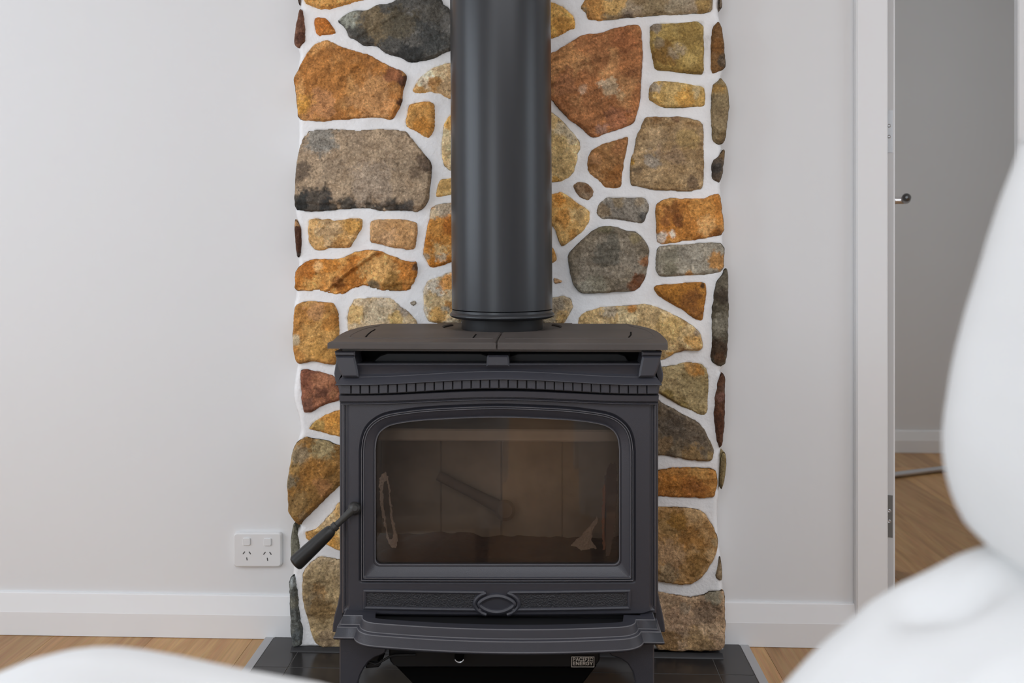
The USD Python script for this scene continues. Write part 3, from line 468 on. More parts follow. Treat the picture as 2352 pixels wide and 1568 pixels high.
for k, (outline, c1, c2, patches, steps, hmm) in enumerate(STONES):
    P = np.array(A(outline)); n = len(P)
    # soften the traced corners a little
    Q = np.empty((2 * n, 2)); Q[0::2] = 0.82 * P + 0.18 * np.roll(P, -1, 0); Q[1::2] = 0.18 * P + 0.82 * np.roll(P, -1, 0)
    rg = np.random.default_rng(100 + k); gx, gy = rg.normal(0, 2.2, 2); cx, cy = P.mean(0)
    size = math.sqrt(Polygon(P).area)
    edge = P[:, 0].min() < 692 or P[:, 0].max() > 1655
    s = 3.0 if size > 60 else 2.4
    if k >= len(STONES) - 13: s = 12.0
    an, stri = STRI.get(outline.split()[0], (rg.uniform(-0.7, 0.5), 0.35)); ca, sa = math.cos(an), math.sin(an)
    def hf(V, d, hmm=hmm, size=size, k=k, cx=cx, cy=cy, gx=gx, gy=gy, steps=steps, ca=ca, sa=sa, stri=stri):
        e = min(7.0, 0.16 * size) * (0.6 + 0.9 * N2(V, 30, k + 60))
        h = (3.0 + 0.62 * hmm) * (1 - (1 - np.clip(d / e, 0, 1)) ** 2.2) + 1.0
        w = sm(d / 7)
        h = h + w * ((V[:, 0] - cx) * gx + (V[:, 1] - cy) * gy) / 100
        h = h + w * ((N2(V, 52, k) - 0.5) * 10 * min(1, size / 130) + (N2(V, 15, k + 50) - 0.5) * 5.5 + (N2(V, 6.5, k + 51) - 0.5) * 2.4)
        h = h + w * (N2(np.column_stack([(V[:, 0] * ca + V[:, 1] * sa) / 9, -V[:, 0] * sa + V[:, 1] * ca]), 9, k + 33) - 0.5) * stri * 4.5
        r = 1 - np.abs(2 * N2(V, 34, k + 90) - 1); h = h + w * (r - 0.7) * 8 * min(1, size / 120)
        for x1, y1, x2, y2, drop in steps:
            q = np.array([x2 - x1, y2 - y1], float); q /= np.linalg.norm(q)
            sd = (V[:, 0] - x1) * -q[1] + (V[:, 1] - y1) * q[0] + (N2(V, 20, k + 7) - 0.5) * 12
            h = h - (abs(drop) * sm((sd if drop > 0 else -sd) / 7)) * w
        h = np.where(d > 5, np.maximum(h, 5.5), h)
        return h / 1000
    W, F = relief(Q, s, hf, 0.055 if edge else 0.02, jag=2.4 if size > 40 else 1.2, seed=k)
    V = W[:, :2]
    col = np.tile(lin(c1), (len(V), 1)); c2l = lin(c2)
    wn = sm((N2(V, 48, k + 11) - 0.42) / 0.22)[:, None]; col = col * (1 - 0.75 * wn) + c2l * 0.75 * wn
    wob = (N2(V, 26, k + 21) - 0.5) * 1.7 + (N2(V, 6, k + 22) - 0.5) * 1.1
    for X, Yp, R, cc in patches:
        d = np.hypot(V[:, 0] - X, V[:, 1] - Yp) / R + wob
        w = (1 - sm((d - 0.62) / 0.45))[:, None] * 0.85
        col = col * (1 - w) + lin(cc) * w
    U = np.column_stack([(V[:, 0] * ca + V[:, 1] * sa) / 8, -V[:, 0] * sa + V[:, 1] * ca])
    col = col * (1 + stri * 1.1 * (N2(U, 9, k + 31) - 0.5))[:, None] * (0.80 + 0.42 * N2(V, 8, k + 41))[:, None]
    sp = sm((N2(V, 4.5, k + 71) - 0.66) / 0.1)[:, None]; col = col * (1 - 0.35 * sp) + 0.35 * sp * np.minimum(col * 2.0 + 0.06, 0.8)
    dk = sm((0.30 - N2(V, 7, k + 81)) / 0.08)[:, None]; col = col * (1 - 0.45 * dk)
    g_ = col.mean(1, keepdims=True); col = g_ + (col - g_) * 0.93
    col = np.clip(col * 1.44, 0.002, 0.9)
    lum = lin(c1).mean()
    obj('stone', (front(W, YS), F), 'stone', chim, smooth=True, tint=col, label='dark grey stone' if k in (4, 44) else None)
    polys.append(Polygon(P).buffer(0))

SIL = A('686,-905 688,-60 687,5 691,20 684,60 683,110 688,125 682,165 681,230 686,285 684,350 679,420 679,488 682,505 683,590 686,605 680,640 680,670 674,700 675,780 682,838 679,848 673,895 675,920 685,955 691,985 688,1000 668,1060 666,1170 690,1210 674,1220 673,1280 672,1320 671,1400 675,1487 900,1489 1300,1492 1662,1494 1663,1360 1658,1335 1657,1280 1650,1240 1649,1160 1652,1130 1656,1090 1655,1035 1660,1020 1661,870 1655,850 1668,835 1669,625 1662,600 1661,550 1657,450 1655,430 1660,345 1656,335 1670,300 1668,200 1655,178 1663,150 1655,60 1650,30 1654,-60 1652,-905')
U_ = shapely.union_all([g.buffer(-4.5) for g in polys]); shapely.prepare(U_)
def mh(V, d):
    pts = shapely.points(V)
    ds = shapely.distance(pts, U_)
    h = 4.0 + (N2(V, 46, 900) - 0.5) * 4 + (N2(V, 14, 901) - 0.5) * 1.6
    h = np.where(ds <= 0, np.minimum(h, -1.0), h)
    h = h - 9 * (1 - sm(d / 9))
    return h / 1000
big = [(x, y) for x, y in SIL]
W, F = relief(big, 5.0, mh, YW - YC - 0.0005, jag=1.2, seed=77)
obj('mortar', (front(W, YC), F), 'mortar', chim, smooth=True, label='white mortar between the stones')

# ------------------------------------------------------------------ wood stove
YT, YD, YN = 1.405, 1.437, 1.424          # planes: front of the top, face of the door, face of the cornice
XC = at(1146, 900, YD)[0]
stove = thing('wood_stove', 'black cast iron wood stove with a wide arched glass door', 'stove', (XC, 1.62, HT))
def zpx(py, Y, px=1146): return float(at(px, py, Y)[2])
def slab(P, z0, z1, bev=0.0):
    m = plate(P, -z1, -z0, bev); v = np.array(m.vertices); return T(np.column_stack([v[:, 0], v[:, 2], -v[:, 1]]), m.faces)
def front_plate(px, Y, depth, bev=0.0): return plate(xz(px, Y), Y, Y + depth, bev)
def arch(x, a=13.0, w=335.0): return a * (0.5 - 0.5 * np.cos(np.pi * np.clip(np.abs(np.asarray(x, float) - 1146) / w, 0, 1)))
def run(prof, n=60, hw=360.0):
    """moulding along the front: profile of (half width, depth, height, arch share)"""
    R = []
    for t in np.linspace(-1, 1, n):
        ring = []
        for h, y, py, a in prof:
            X = 1146 + t * h; p = at(X, py + a * float(arch(X)), YN); ring.append((p[0], YN + y, p[2]))
        R.append(ring)
    return loft(R)
# the two halves of the top, parted by a curved joint and cut out around the flue
ZT, ZB = zpx(787, YT), zpx(802, YT)
YFL = 1.712; XFL = at(1153.5, 700, YFL)[0]; RFL = 115.5 * (YFL / FPX)
LT = [onz(a, b, ZT)[:2] for a, b in A('763,781 775,770 800,758 840,748 880,743')]
RT = [onz(a, b, ZT)[:2] for a, b in A('1440,743 1480,750 1510,760 1526,772 1533,781')]
xl, xr = at(752, 795, YT)[0], at(1534, 798, YT)[0]
plan = Polygon(np.vstack([[(xl, YT)], spline([(xl, YT + 0.004)] + LT, 5), spline(RT + [(xr, YT + 0.004)], 5), [(xr, YT)]])).buffer(0)
jo = np.array([onz(a, b, ZT)[:2] for a, b in A('1141,787 1141,783 1144,776 1149,768 1153,762 1155,757')]); jo = np.vstack([[(jo[0, 0], YT - 0.05)], jo, [(jo[-1, 0], 2.2)]])
gap = LineString(jo).buffer(0.0013); ringcut = shapely.Point(XFL, YFL).buffer(0.122, 24)
pieces = sorted(plan.difference(gap).difference(ringcut).geoms, key=lambda g: -g.area)[:2]
for g in sorted(pieces, key=lambda g: g.centroid.x):
    obj('top_plate', slab(np.array(g.exterior.simplify(0.0003).coords)[:-1], ZB, ZT, 0.0022), 'plate_iron', stove)
deck = plan.buffer(-0.02).union(shapely.box(XFL - 0.15, 1.74, XFL + 0.15, 1.846))
obj('top_deck', slab(np.array(deck.exterior.coords)[:-1], ZB - 0.006, ZT - 0.0045, 0.001), 'plate_iron', stove)
for pts in ('1132,777 1000,777 830,777 806,776 803,773 812,766 838,755 872,748', '1160,778 1300,778 1470,778 1497,777 1502,773 1496,765 1478,756 1445,748'):
    P = spline([onz(a, b, ZT)[:2] for a, b in A(pts)], 6)
    obj('raised_line', sweep(P, [(-0.0016, ZT - 0.0004), (-0.0006, ZT + 0.0009), (0.0006, ZT + 0.0009), (0.0016, ZT - 0.0004)], plane='xy'), 'plate_iron', stove)
for pts in ('840,774 845,768 852,762 861,757', '1086,777 1089,773 1093,768', '1444,775 1449,769 1449,763'):
    P = [(*onz(a, b, ZT)[:2], ZT - 0.0004) for a, b in A(pts)]
    obj('slot', tube(P, 0.0017, 8), 'near_black', stove)  # black line drawn on the plate for the shade in the slot
# cavity under the top
obj('vent_back', box(XC - 0.26, XC + 0.26, YN + 0.05, YN + 0.056, zpx(850, YN), ZB - 0.006), 'near_black', stove)  # black panel that paints the shade inside the cavity
obj('heat_shield', front_plate(A('850,836 858,828 872,816 890,810 1105,811 1125,818 1165,818 1190,811 1420,811 1436,816 1450,836'), YN + 0.042, 0.006, 0.002), 'black_iron', stove)
for P in ('770,818 814,818 817,832 820,846 823,866 786,866 779,852 773,832', '1476,818 1519,818 1516,832 1510,852 1503,866 1467,866 1470,846 1473,832'):
    obj('corner_post', front_plate(A(P), YN - 0.008, 0.05, 0.003), 'cast_iron', stove)
for P in ('768,807 815,807 815,817 770,817', '1475,807 1521,807 1519,817 1475,817'):
    obj('post_cap', front_plate(A(P), YN - 0.009, 0.05, 0.002), 'cast_iron', stove)
obj('centre_post', front_plate(A('1120,816 1167,816 1169,822 1170,842 1117,842 1118,822'), YN - 0.004, 0.05, 0.003), 'cast_iron', stove)
# cornice, its row of dentils
obj('cornice', run([(361, 0.050, 836, 0), (361, 0.002, 836, 0), (361, 0.000, 838, 0), (361, 0.006, 846, 0.2), (361, 0.0075, 853, 0.6), (361, 0.002, 853 - 0, 1), (363, 0.000, 854, 1), (372, -0.011, 867, 1), (373, -0.0115, 868.5, 1), (371, -0.009, 870.5, 1), (366, 0.004, 871, 1), (366, 0.05, 871, 1)]), 'cast_iron', stove)
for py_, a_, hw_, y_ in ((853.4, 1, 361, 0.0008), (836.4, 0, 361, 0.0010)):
    obj('worn_edge', run([(hw_, y_ + 0.001, py_ - 0.9, a_), (hw_, y_ - 0.0006, py_, a_), (hw_, y_ + 0.001, py_ + 0.9, a_)]), 'worn_edge', stove)  # highlights of the cornice edges, painted as thin pale strips
obj('dentil_band', run([(366, 0.05, 870, 1), (366, 0.0035, 870, 1), (366, 0.0035, 893, 1), (366, 0.05, 893, 1)]), 'black_iron', stove)
nd, pitch = 34, 21.25
for i in range(nd):
    X0 = 1146 + (i - nd / 2) * pitch + 1.2; X1 = X0 + pitch - 2.4
    if i == 0: X0 -= 5
    if i == nd - 1: X1 += 5
    P = [(X0, 871.5 + arch(X0)), (X1, 871.5 + arch(X1)), (X1, 891.5 + arch(X1)), (X0, 891.5 + arch(X0))]
    obj('dentil', front_plate(P, YN - 0.0045, 0.009, 0.0009), 'cast_iron', stove)
# hollow body
obj('front_backing', plate(xz(A('786,868 1506,868 1506,1418 786,1418'), YD + 0.014), YD + 0.014, YD + 0.03, 0.0, [xz(A('850,950 1436,950 1436,1312 850,1312'), YD + 0.014)]), 'black_iron', stove)
for P in ('776,806 770,838 767,858 770,876 776,886 779,902 780,925 780,1362 775,1388 768,1412 764,1436 763,1452 800,1452 800,806', '1514,806 1519,838 1524,860 1522,876 1516,886 1513,902 1512,925 1512,1362 1517,1388 1523,1412 1527,1436 1528,1452 1490,1452 1490,806'):
    obj('side_panel', front_plate(A(P), YD + 0.020, 0.335, 0.002), 'cast_iron', stove)
bx0, bx1 = at(800, 900, YD)[0] + 0.004, at(1490, 900, YD)[0] - 0.004
obj('back_panel', box(bx0, bx1, 1.775, 1.787, zpx(1452, YD), ZB - 0.006), 'black_iron', stove)
obj('firebox_floor', box(bx0, bx1, YD + 0.03, 1.775, zpx(1420, YD), zpx(1330, YD)), 'black_iron', stove)
obj('firebox_roof', box(bx0, bx1, YD + 0.03, 1.775, zpx(862, YD), zpx(840, YD)), 'black_iron', stove)
fz0, fz1 = zpx(1330, YD), zpx(945, YD)
fx0, fx1 = at(852, 900, YD + 0.03)[0] - 0.016, at(1434, 900, YD + 0.03)[0] + 0.016
nb = 4
for i in range(nb):
    w = (fx1 - fx0) / nb
    for r_, (za, zb) in enumerate(((fz0, fz0 + 0.30),)):
        obj('firebrick', box(fx0 + w * i + 0.0004, fx0 + w * (i + 1) - 0.0004, 1.640, 1.670, za, zb, 0.002), 'firebrick', stove)
for sx in (0, 1):
    for j in range(2):
        for za, zb in ((fz0, fz0 + 0.15), (fz0 + 0.151, fz0 + 0.30)):
            xa, xb = (fx0 - 0.03, fx0) if sx == 0 else (fx1, fx1 + 0.03)
            obj('firebrick', box(xa, xb, YD + 0.034 + j * 0.10, YD + 0.133 + j * 0.10, za, zb, 0.003), 'firebrick', stove)
obj('baffle', box(fx0, fx1, 1.53, 1.640, zpx(1014, 1.53), zpx(986, 1.53), 0.003), 'baffle', stove, label='pale baffle board across the top of the firebox')
gx, gy = np.meshgrid(np.linspace(fx0, fx1, 70), np.linspace(YD + 0.034, 1.641, 34))
q = np.column_stack([gx.ravel() * 28, gy.ravel() * 28, np.zeros(gx.size)])
gz = fz0 + 0.004 + 0.020 * (meshkit.fbm(q, 5, 3) - 0.35).reshape(gx.shape) * np.clip((gy - YD - 0.03) / 0.05, 0.3, 1)
V = np.column_stack([gx.ravel(), gy.ravel(), gz.ravel()]); n0, m0 = gx.shape; ii = np.arange(n0 * m0).reshape(n0, m0)
Fq = np.concatenate([np.stack([ii[:-1, :-1], ii[:-1, 1:], ii[1:, 1:]], -1).reshape(-1, 3), np.stack([ii[:-1, :-1], ii[1:, 1:], ii[1:, :-1]], -1).reshape(-1, 3)])
keys(obj('ash', (V, Fq), 'ember_bed', stove, smooth=True, label='bed of dark brown ash behind the glass'), kind='stuff')
obj('damper_rod', [tube([at(1006, 1092, 1.622), at(1085, 1132, 1.622), at(1150, 1166, 1.622)], [0.009, 0.010, 0.013], 14), axis_lathe(at(1160, 1172, 1.634), at(1160, 1172, 1.606), [(0, 0.018), (0.8, 0.020), (1, 0.014), (1.01, 0)], 24)], 'rod_iron', stove, label='dark rod with a round end seen through the glass')  # plain rod with a round end, set before the back bricks

# door
def bow(P, f=1.0):
    P = np.asarray(P, float).copy(); P[:, 1] += f * 5 * (1 - ((P[:, 0] - 1146) / 366) ** 2) * np.clip((P[:, 1] - 1290) / 100, 0, 1); return P
def dense(P, s=14.0, closed=True):
    P = np.asarray(P, float)
    if closed: return resample_keep(P, s)
    out = []
    for a, b in zip(P[:-1], P[1:]):
        n = max(int(np.linalg.norm(b - a) / s), 1); out += [a + (b - a) * t / n for t in range(n)]
    return np.array(out + [P[-1]])
def resample_keep(P, s):
    P = np.vstack([P, P[:1]]); out = []
    for a, b in zip(P[:-1], P[1:]):
        n = max(int(np.linalg.norm(b - a) / s), 1); out += [a + (b - a) * t / n for t in range(n)]
    return np.array(out)
def contour(left, right, bottom, rc, top):
    """closed outline: rounded bottom corners, arched top through half the points, mirrored"""
    mid = (left + right) / 2
    half = np.array(top, float); full = np.vstack([half, np.column_stack([2 * mid - half[::-1, 0], half[::-1, 1]])[1:]])
    cur = spline(full, 8); cur[0, 0], cur[-1, 0] = left, right
    a = np.linspace(0, np.pi / 2, 7)
    bl = np.column_stack([left + rc - rc * np.sin(a), bottom - rc + rc * np.cos(a)])
    br = np.column_stack([right - rc + rc * np.cos(a), bottom - rc + rc * np.sin(a)])
    L = np.column_stack([np.full(14, left), np.linspace(bottom - rc, cur[0, 1], 16)[1:-1]]); Rr = np.column_stack([np.full(14, right), np.linspace(cur[-1, 1], bottom - rc, 16)[1:-1]])
    Bm = np.column_stack([np.linspace(right - rc, left + rc, 34)[1:-1], np.full(32, bottom)])
    return bow(np.vstack([bl, L, cur, Rr, br, Bm]), 0.5)
OUT = contour(829.5, 1455, 1333, 1.0, A('829.5,1036 833,1008 842,984 860,965 886,952 930,944 1000,937 1142,932'))
INN = contour(860, 1423.5, 1300, 14.0, A('860,1036 863,1012 871,995 886,983 906,976 950,969 1020,964 1142,960'))
dl, dr = 783, 1509
low = [(x_, 1413 + 4 * (1 - ((x_ - 1146) / 363) ** 2)) for x_ in np.linspace(dr, dl, 24)]
up = lambda a, b, n, off: [(x_, off + 10 * float(arch(x_)) / 13) for x_ in np.linspace(a, b, n)]
door_back = up(dl, dr, 30, 912) + low
door_p = obj('door', [plate(xz(door_back, YD), YD + 0.006, YD + 0.016, 0.0025, [xz(OUT, YD)]),
                      plate(xz(up(797, 1497, 30, 914) + [(1497, 1390), (1500, 1398), (1506, 1404)] + [(x_, y_ - 0.5) for x_, y_ in low if 784 < x_ < 1506] + [(788, 1404), (794, 1398), (797, 1390)], YD), YD, YD + 0.008, 0.0045, [xz(OUT, YD)])], 'cast_iron', stove)
obj('edge_bead', sweep(xz(A('789,932 789,1394'), YD), [(-0.0022, YD + 0.007), (-0.001, YD + 0.0035), (0.001, YD + 0.0035), (0.0022, YD + 0.007)]), 'cast_iron', door_p)
obj('edge_bead', sweep(xz(A('1504,932 1504,1394'), YD), [(-0.0022, YD + 0.007), (-0.001, YD + 0.0035), (0.001, YD + 0.0035), (0.0022, YD + 0.007)]), 'cast_iron', door_p)
hp = [(366, 0.045, 897, 10 / 13), (368, 0.004, 897.5, 10 / 13), (368, 0.002, 899, 10 / 13), (367, 0.003, 912.5, 10 / 13), (366, 0.006, 914.5, 10 / 13), (366, 0.009, 915.5, 10 / 13), (366, 0.009, 916.5, 10 / 13), (366, 0.006, 918, 10 / 13), (366, 0.006, 920, 10 / 13), (366, 0.012, 922, 10 / 13), (366, 0.045, 922, 10 / 13)]
obj('door_head', run([(h, y, py + 13 - 0, a) for h, y, py, a in [(h, y, py - 13 + 13 * (1 - 0), a) for h, y, py, a in hp]] if False else [(h, y, py + (0), a) for h, y, py, a in hp]), 'cast_iron', door_p)
prof = [(-0.012, 0.004), (0.0, 0.0), (0.02, -0.0026), (0.075, -0.0026), (0.105, 0.0008), (0.14, 0.0008), (0.17, -0.002), (0.235, -0.002), (0.28, 0.0), (0.48, 0.0022), (0.70, 0.0050), (0.88, 0.0080), (0.91, 0.0068), (0.97, 0.0068), (1.0, 0.0100), (1.0, 0.02), (-0.012, 0.02)]
O2, I2 = xz(OUT, YD), xz(INN, YD)
obj('window_moulding', loft([[(*(o + (i - o) * t), 0)[0:2] and (float((o + (i - o) * t)[0]), YD + d, float((o + (i - o) * t)[1])) for t, d in prof] for o, i in zip(O2, I2)], closed=True), 'cast_iron', door_p)
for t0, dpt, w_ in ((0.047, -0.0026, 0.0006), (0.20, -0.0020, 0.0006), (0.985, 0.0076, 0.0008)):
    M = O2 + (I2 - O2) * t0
    obj('worn_edge', sweep(M[::-1], [(-w_, YD + dpt + 0.0003), (-w_ * .5, YD + dpt - w_ * .8), (w_ * .5, YD + dpt - w_ * .8), (w_, YD + dpt + 0.0003)], closed=True), 'worn_edge', door_p)  # pale beads painting the highlights round the window moulding
# lower panel and emblem
half_round = lambda w, h, y: [(-w, y + 0.0006), (-w * 0.7, y - h * 0.7), (0, y - h), (w * 0.7, y - h * 0.7), (w, y + 0.0006)]
for P, Fd in (('1113,1356 838,1355 838,1393 1113,1394', '841,1358 1094,1358 1090,1374 1090,1382 1094,1391 841,1391'), ('1169,1394 1445,1393 1445,1355 1169,1356', '1188,1358 1442,1358 1442,1391 1188,1391 1192,1382 1192,1374')):
    pf = obj('panel_frame', sweep(xz(bow(dense(A(P), closed=False)), YD), half_round(0.0034, 0.0036, YD)), 'cast_iron', stove)
    obj('panel_field', plate(xz(bow(dense(A(Fd))), YD), YD - 0.0006, YD + 0.003), 'hammered_iron', pf, label='hammered field of the panel')
th = np.linspace(0, 2 * np.pi, 64, endpoint=False)
ell = np.column_stack([1141 + 40 * np.cos(th), 1385.5 + 18.5 * np.sin(th) * (1 - 0.30 * np.cos(th) ** 2)])
em = obj('emblem', sweep(xz(ell[::-1], YD), half_round(0.0048, 0.0058, YD), closed=True), 'cast_iron', stove, label='raised pointed oval emblem between two curved brackets')
obj('emblem_field', plate(xz(ell, YD), YD - 0.001, YD + 0.003), 'cast_iron', em)
for sgn in (1, -1):
    P = np.array([(1141 - sgn * (1141 - a), b) for a, b in A('1117,1360.5 1104,1366 1094,1375 1090.5,1385.5 1094,1395 1104,1404.5 1117,1410')])
    obj('bracket', sweep(xz(spline(P, 6), YD), half_round(0.0040, 0.0046, YD)), 'cast_iron', em)
# glass and its stains
glass = obj('glass', plate(xz(offs(INN, -4), YD), YD + 0.0125, YD + 0.0165), 'stove_glass', stove, label='smoky brown arched glass')
def stain(P, material, hole=None, seed=1):
    B = resample(A(P), 1.6); B = B + (np.column_stack([N2(B, 5, seed), N2(B, 5, seed + 5)]) - 0.5) * 9
    pg = Polygon(B).buffer(0); pg = max(getattr(pg, 'geoms', [pg]), key=lambda g: g.area); B = np.array(pg.exterior.coords)[:-1]
    H = []
    if hole:
        c = B.mean(0); h = c + (B - c) * hole; h = h + (np.column_stack([N2(h, 5, seed + 9), N2(h, 5, seed + 12)]) - 0.5) * 5
        g2 = Polygon(h).buffer(0).intersection(pg.buffer(-1.5)); g2 = max(getattr(g2, 'geoms', [g2]), key=lambda g: g.area); H = [xz(np.array(g2.exterior.coords)[:-1], YD)]
    obj('ash_stain', plate(xz(B, YD), YD + 0.0168, YD + 0.0176, holes=H), material, glass, smooth=False, label='pale ash stain burnt onto the glass')
stain('867,1102 880,1088 888,1102 893,1140 898,1190 906,1230 909,1250 905,1266 893,1262 884,1240 876,1200 868,1150', 'stain_ash', (0.55, 0.78), 3)
stain('1391,1104 1400,1072 1416,1068 1420,1090 1420,1150 1412,1235 1402,1284 1394,1286 1390,1230 1392,1150', 'stain_dim', None, 8) if plain('stain_dim', (0.17, 0.13, 0.12), 0.9, vary=0.4, bump=0.3) is None else 0
stain('1386,1130 1390,1116 1394,1130 1394,1200 1392,1268 1386,1272 1384,1200', 'stain_rust', None, 12)
stain('1312,1258 1335,1238 1350,1222 1365,1205 1372,1190 1374,1205 1362,1225 1360,1250 1372,1266 1340,1272', 'stain_ash', None, 17)
# handle
ph, pe = at(812, 1169, YD - 0.020), at(676, 1296, YD - 0.052)
kx = 1.0 / 1338
handle = obj('door_handle', [axis_lathe(at(815, 1167, YD + 0.002), at(815, 1167, YD - 0.026), [(0, 16 * kx), (0.15, 16 * kx), (0.25, 13.5 * kx), (0.7, 13.5 * kx), (0.9, 11 * kx), (1, 6 * kx), (1, 0)], 28),
                             axis_lathe(ph, pe, [(-0.05, 2 * kx), (0.0, 9.5 * kx), (0.08, 9 * kx), (0.2, 7.6 * kx), (0.29, 7.6 * kx), (0.293, 10.2 * kx), (0.345, 10.6 * kx), (0.35, 9.0 * kx), (0.362, 9.0 * kx), (0.365, 11 * kx), (0.385, 11.4 * kx), (0.39, 8 * kx)])], 'shaft_iron', stove, label='turned door handle pointing down to the left')
obj('grip', axis_lathe(ph, pe, [(0.375, 8 * kx), (0.376, 12 * kx), (0.40, 13.8 * kx), (0.46, 15.2 * kx), (0.7, 17.2 * kx), (0.93, 18.6 * kx), (0.97, 18.2 * kx), (0.992, 15.5 * kx), (1.0, 11 * kx), (1.002, 0)], 36), 'grip', handle, label='dark matt grip')

# ash lip: stepped moulding round the front
YB = 1.414; z0 = zpx(1418, YB)
xa, xb = at(788, 1418, YB)[0], at(1505, 1418, YB)[0]; xi0, xi1 = at(832, 1418, YB)[0], at(1461, 1418, YB)[0]
bowl = [(xi0, YB), (xi0 + 0.002, YB - 0.010), (xi0 + 0.009, YB - 0.020), (xi0 + 0.026, YB - 0.028), (xi0 + 0.07, YB - 0.034)]
mid = [(xi0 + 0.07 + (xi1 - xi0 - 0.14) * t, YB - 0.034 - 0.010 * (1 - (2 * t - 1) ** 2)) for t in np.linspace(0, 1, 17)[1:-1]]
path = [(xa, 1.77), (xa, YB)] + [(xi0 - 0.004, YB)] + list(map(tuple, spline(bowl, 4))) + mid + [(xi0 + xi1 - x_, y_) for x_, y_ in map(tuple, spline(bowl, 4)[::-1])] + [(xi1 + 0.004, YB), (xb, YB), (xb, 1.77)]
lip = [(-0.022, z0 - 0.002), (-0.0016, z0), (-0.0004, z0 - 0.0004), (0.0004, z0 - 0.0014), (0.0030, z0 - 0.0135), (0.0036, z0 - 0.0146), (0.0046, z0 - 0.0150), (0.0072, z0 - 0.0160), (0.0082, z0 - 0.0170), (0.0086, z0 - 0.0182), (0.0125, z0 - 0.0312), (0.0134, z0 - 0.0322), (0.0136, z0 - 0.0340), (0.0120, z0 - 0.0362), (0.004, z0 - 0.0385), (-0.022, z0 - 0.0385)]
obj('ash_lip', sweep(path, lip, plane='xy'), 'cast_iron', stove, smooth=50)
bead = lambda w, z, a: [(a - w, z - w * 0.4), (a - w * 0.5, z + w * 0.7), (a + w * 0.4, z + w * 0.7), (a + w, z - w * 0.3), (a, z - w)]
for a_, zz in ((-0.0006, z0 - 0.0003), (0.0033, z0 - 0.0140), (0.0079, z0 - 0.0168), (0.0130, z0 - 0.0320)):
    obj('worn_edge', sweep(path, bead(0.0008, zz, a_), plane='xy'), 'worn_edge', stove, label='pale line painted as a highlight along the edge of the ash lip')  # lip highlights put in as pale beads
obj('ash_shelf', slab(offs(np.array(path), 0.006), z0 - 0.030, z0 - 0.014), 'black_iron', stove)
# legs, each a curved bracket with a side return
def leg(px, Y, outer, d0=0.011, dx=0.0):
    P = xz(A(px), 1.428); P[:, 1] = np.where(P[:, 1] < 0.03, HT, P[:, 1]); P[:, 0] += dx
    xo = P[:, 0].min() if outer < 0 else P[:, 0].max()
    r = box(xo + 0.0005, xo + 0.010, Y + 0.004, Y + 0.075, HT, P[:, 1].max(), 0.002) if outer < 0 else box(xo - 0.010, xo - 0.0005, Y + 0.004, Y + 0.075, HT, P[:, 1].max(), 0.002)
    obj('leg', [plate(P, Y, Y + d0, 0.0025), r], 'cast_iron', stove)
LL = '779,1462 779,1860 818,1860 814,1700 817,1610 822,1568 828,1550 836,1535 846,1521 861,1510 878,1504 886,1498 893,1462'
LR = '1503,1462 1503,1860 1463,1860 1466,1700 1463,1610 1459,1568 1453,1543 1441,1524 1425,1513 1405,1507 1398,1499 1395,1462'
leg(LL, 1.428, -1); leg(LR, 1.428, 1); leg(LL, 1.66, -1, dx=0.115); leg(LR, 1.66, 1, dx=-0.115)
obj('base_tray', box(xa + 0.01, xb - 0.01, YD, 1.77, z0 - 0.036, z0 - 0.016), 'black_iron', stove)
# ash drawer below
YA = 1.452
dw = obj('ash_drawer', front_plate(A('893,1478 1378,1478 1378,1514 1375,1522 1368,1529 1358,1533 914,1533 903,1528 896,1520 893,1510'), YA, 0.25, 0.003), 'black_iron', stove)
obj('ash_box', front_plate(A('908,1530 1370,1530 1338,1572 1318,1600 1290,1622 990,1622 968,1600 945,1568'), YA + 0.03, 0.20, 0.003), 'near_black', stove)
bd = obj('badge', front_plate(A('1312,1506 1365,1506 1365,1531 1312,1531'), YA - 0.0012, 0.0015), 'badge_black', dw, label='small black badge reading PACIFIC ENERGY in white')
st = at(0, 0, YA)[0]
def strip(p, w=0.0005):
    P = xz(A(p), YA); return sweep(P, [(-w, YA - 0.0012), (-w, YA - 0.0019), (w, YA - 0.0019), (w, YA - 0.0012)], closed=True)
BORDER = strip('1313,1507 1364.2,1507 1364.2,1530 1313,1530')
letters = [BORDER]
for text, y_, h_ in (('PACIFIC', 1516.4, 7.4), ('ENERGY', 1525.8, 7.4)):
    t_ = meshkit.text_mesh(text, h_, 0.6, bold=True); v = np.array(t_.vertices); v[:, 0] = (v[:, 0] - v[:, 0].min()) / np.ptp(v[:, 0]) * 45.5 + 1316
    p = at(v[:, 0], y_ - v[:, 1], YA); letters.append(T(np.column_stack([p[:, 0], YA - 0.0012 - v[:, 2] * 0.001, p[:, 2]]), t_.faces))
# the lettering stays on the badge's own mesh level: second child of the drawer
obj('badge_lettering', letters, 'badge_white', dw, smooth=False)
kn = obj('latch_knob', axis_lathe(at(1055, 1506, YA), at(1055, 1506, YA - 0.012), [(0, 0.0085), (0.85, 0.0085), (1, 0.007), (1, 0)], 26), 'near_black', stove)
aa = np.linspace(math.radians(205), math.radians(335), 22); rr = 0.0007 + 0.0012 * np.sin(np.linspace(0, np.pi, 22))
c = at(1055, 1509, YA - 0.0135); obj('knob_rim', tube([(c[0] + 0.0085 * math.cos(t), c[1], c[2] + 0.0085 * math.sin(t)) for t in aa], rr, 8), 'chrome', kn, label='bright crescent on the rim of the knob')
obj('air_lever', [tube([at(a, b, 1.445) for a, b in A('846,1519 862,1525 872,1521 885,1513 897,1506 908,1503.5 955,1503')], 0.0021, 10), front_plate(A('836,1522 866,1518 874,1528 868,1534 840,1536'), 1.444, 0.05, 0.003)], 'black_iron', stove, label='thin bent lever beside the drawer')

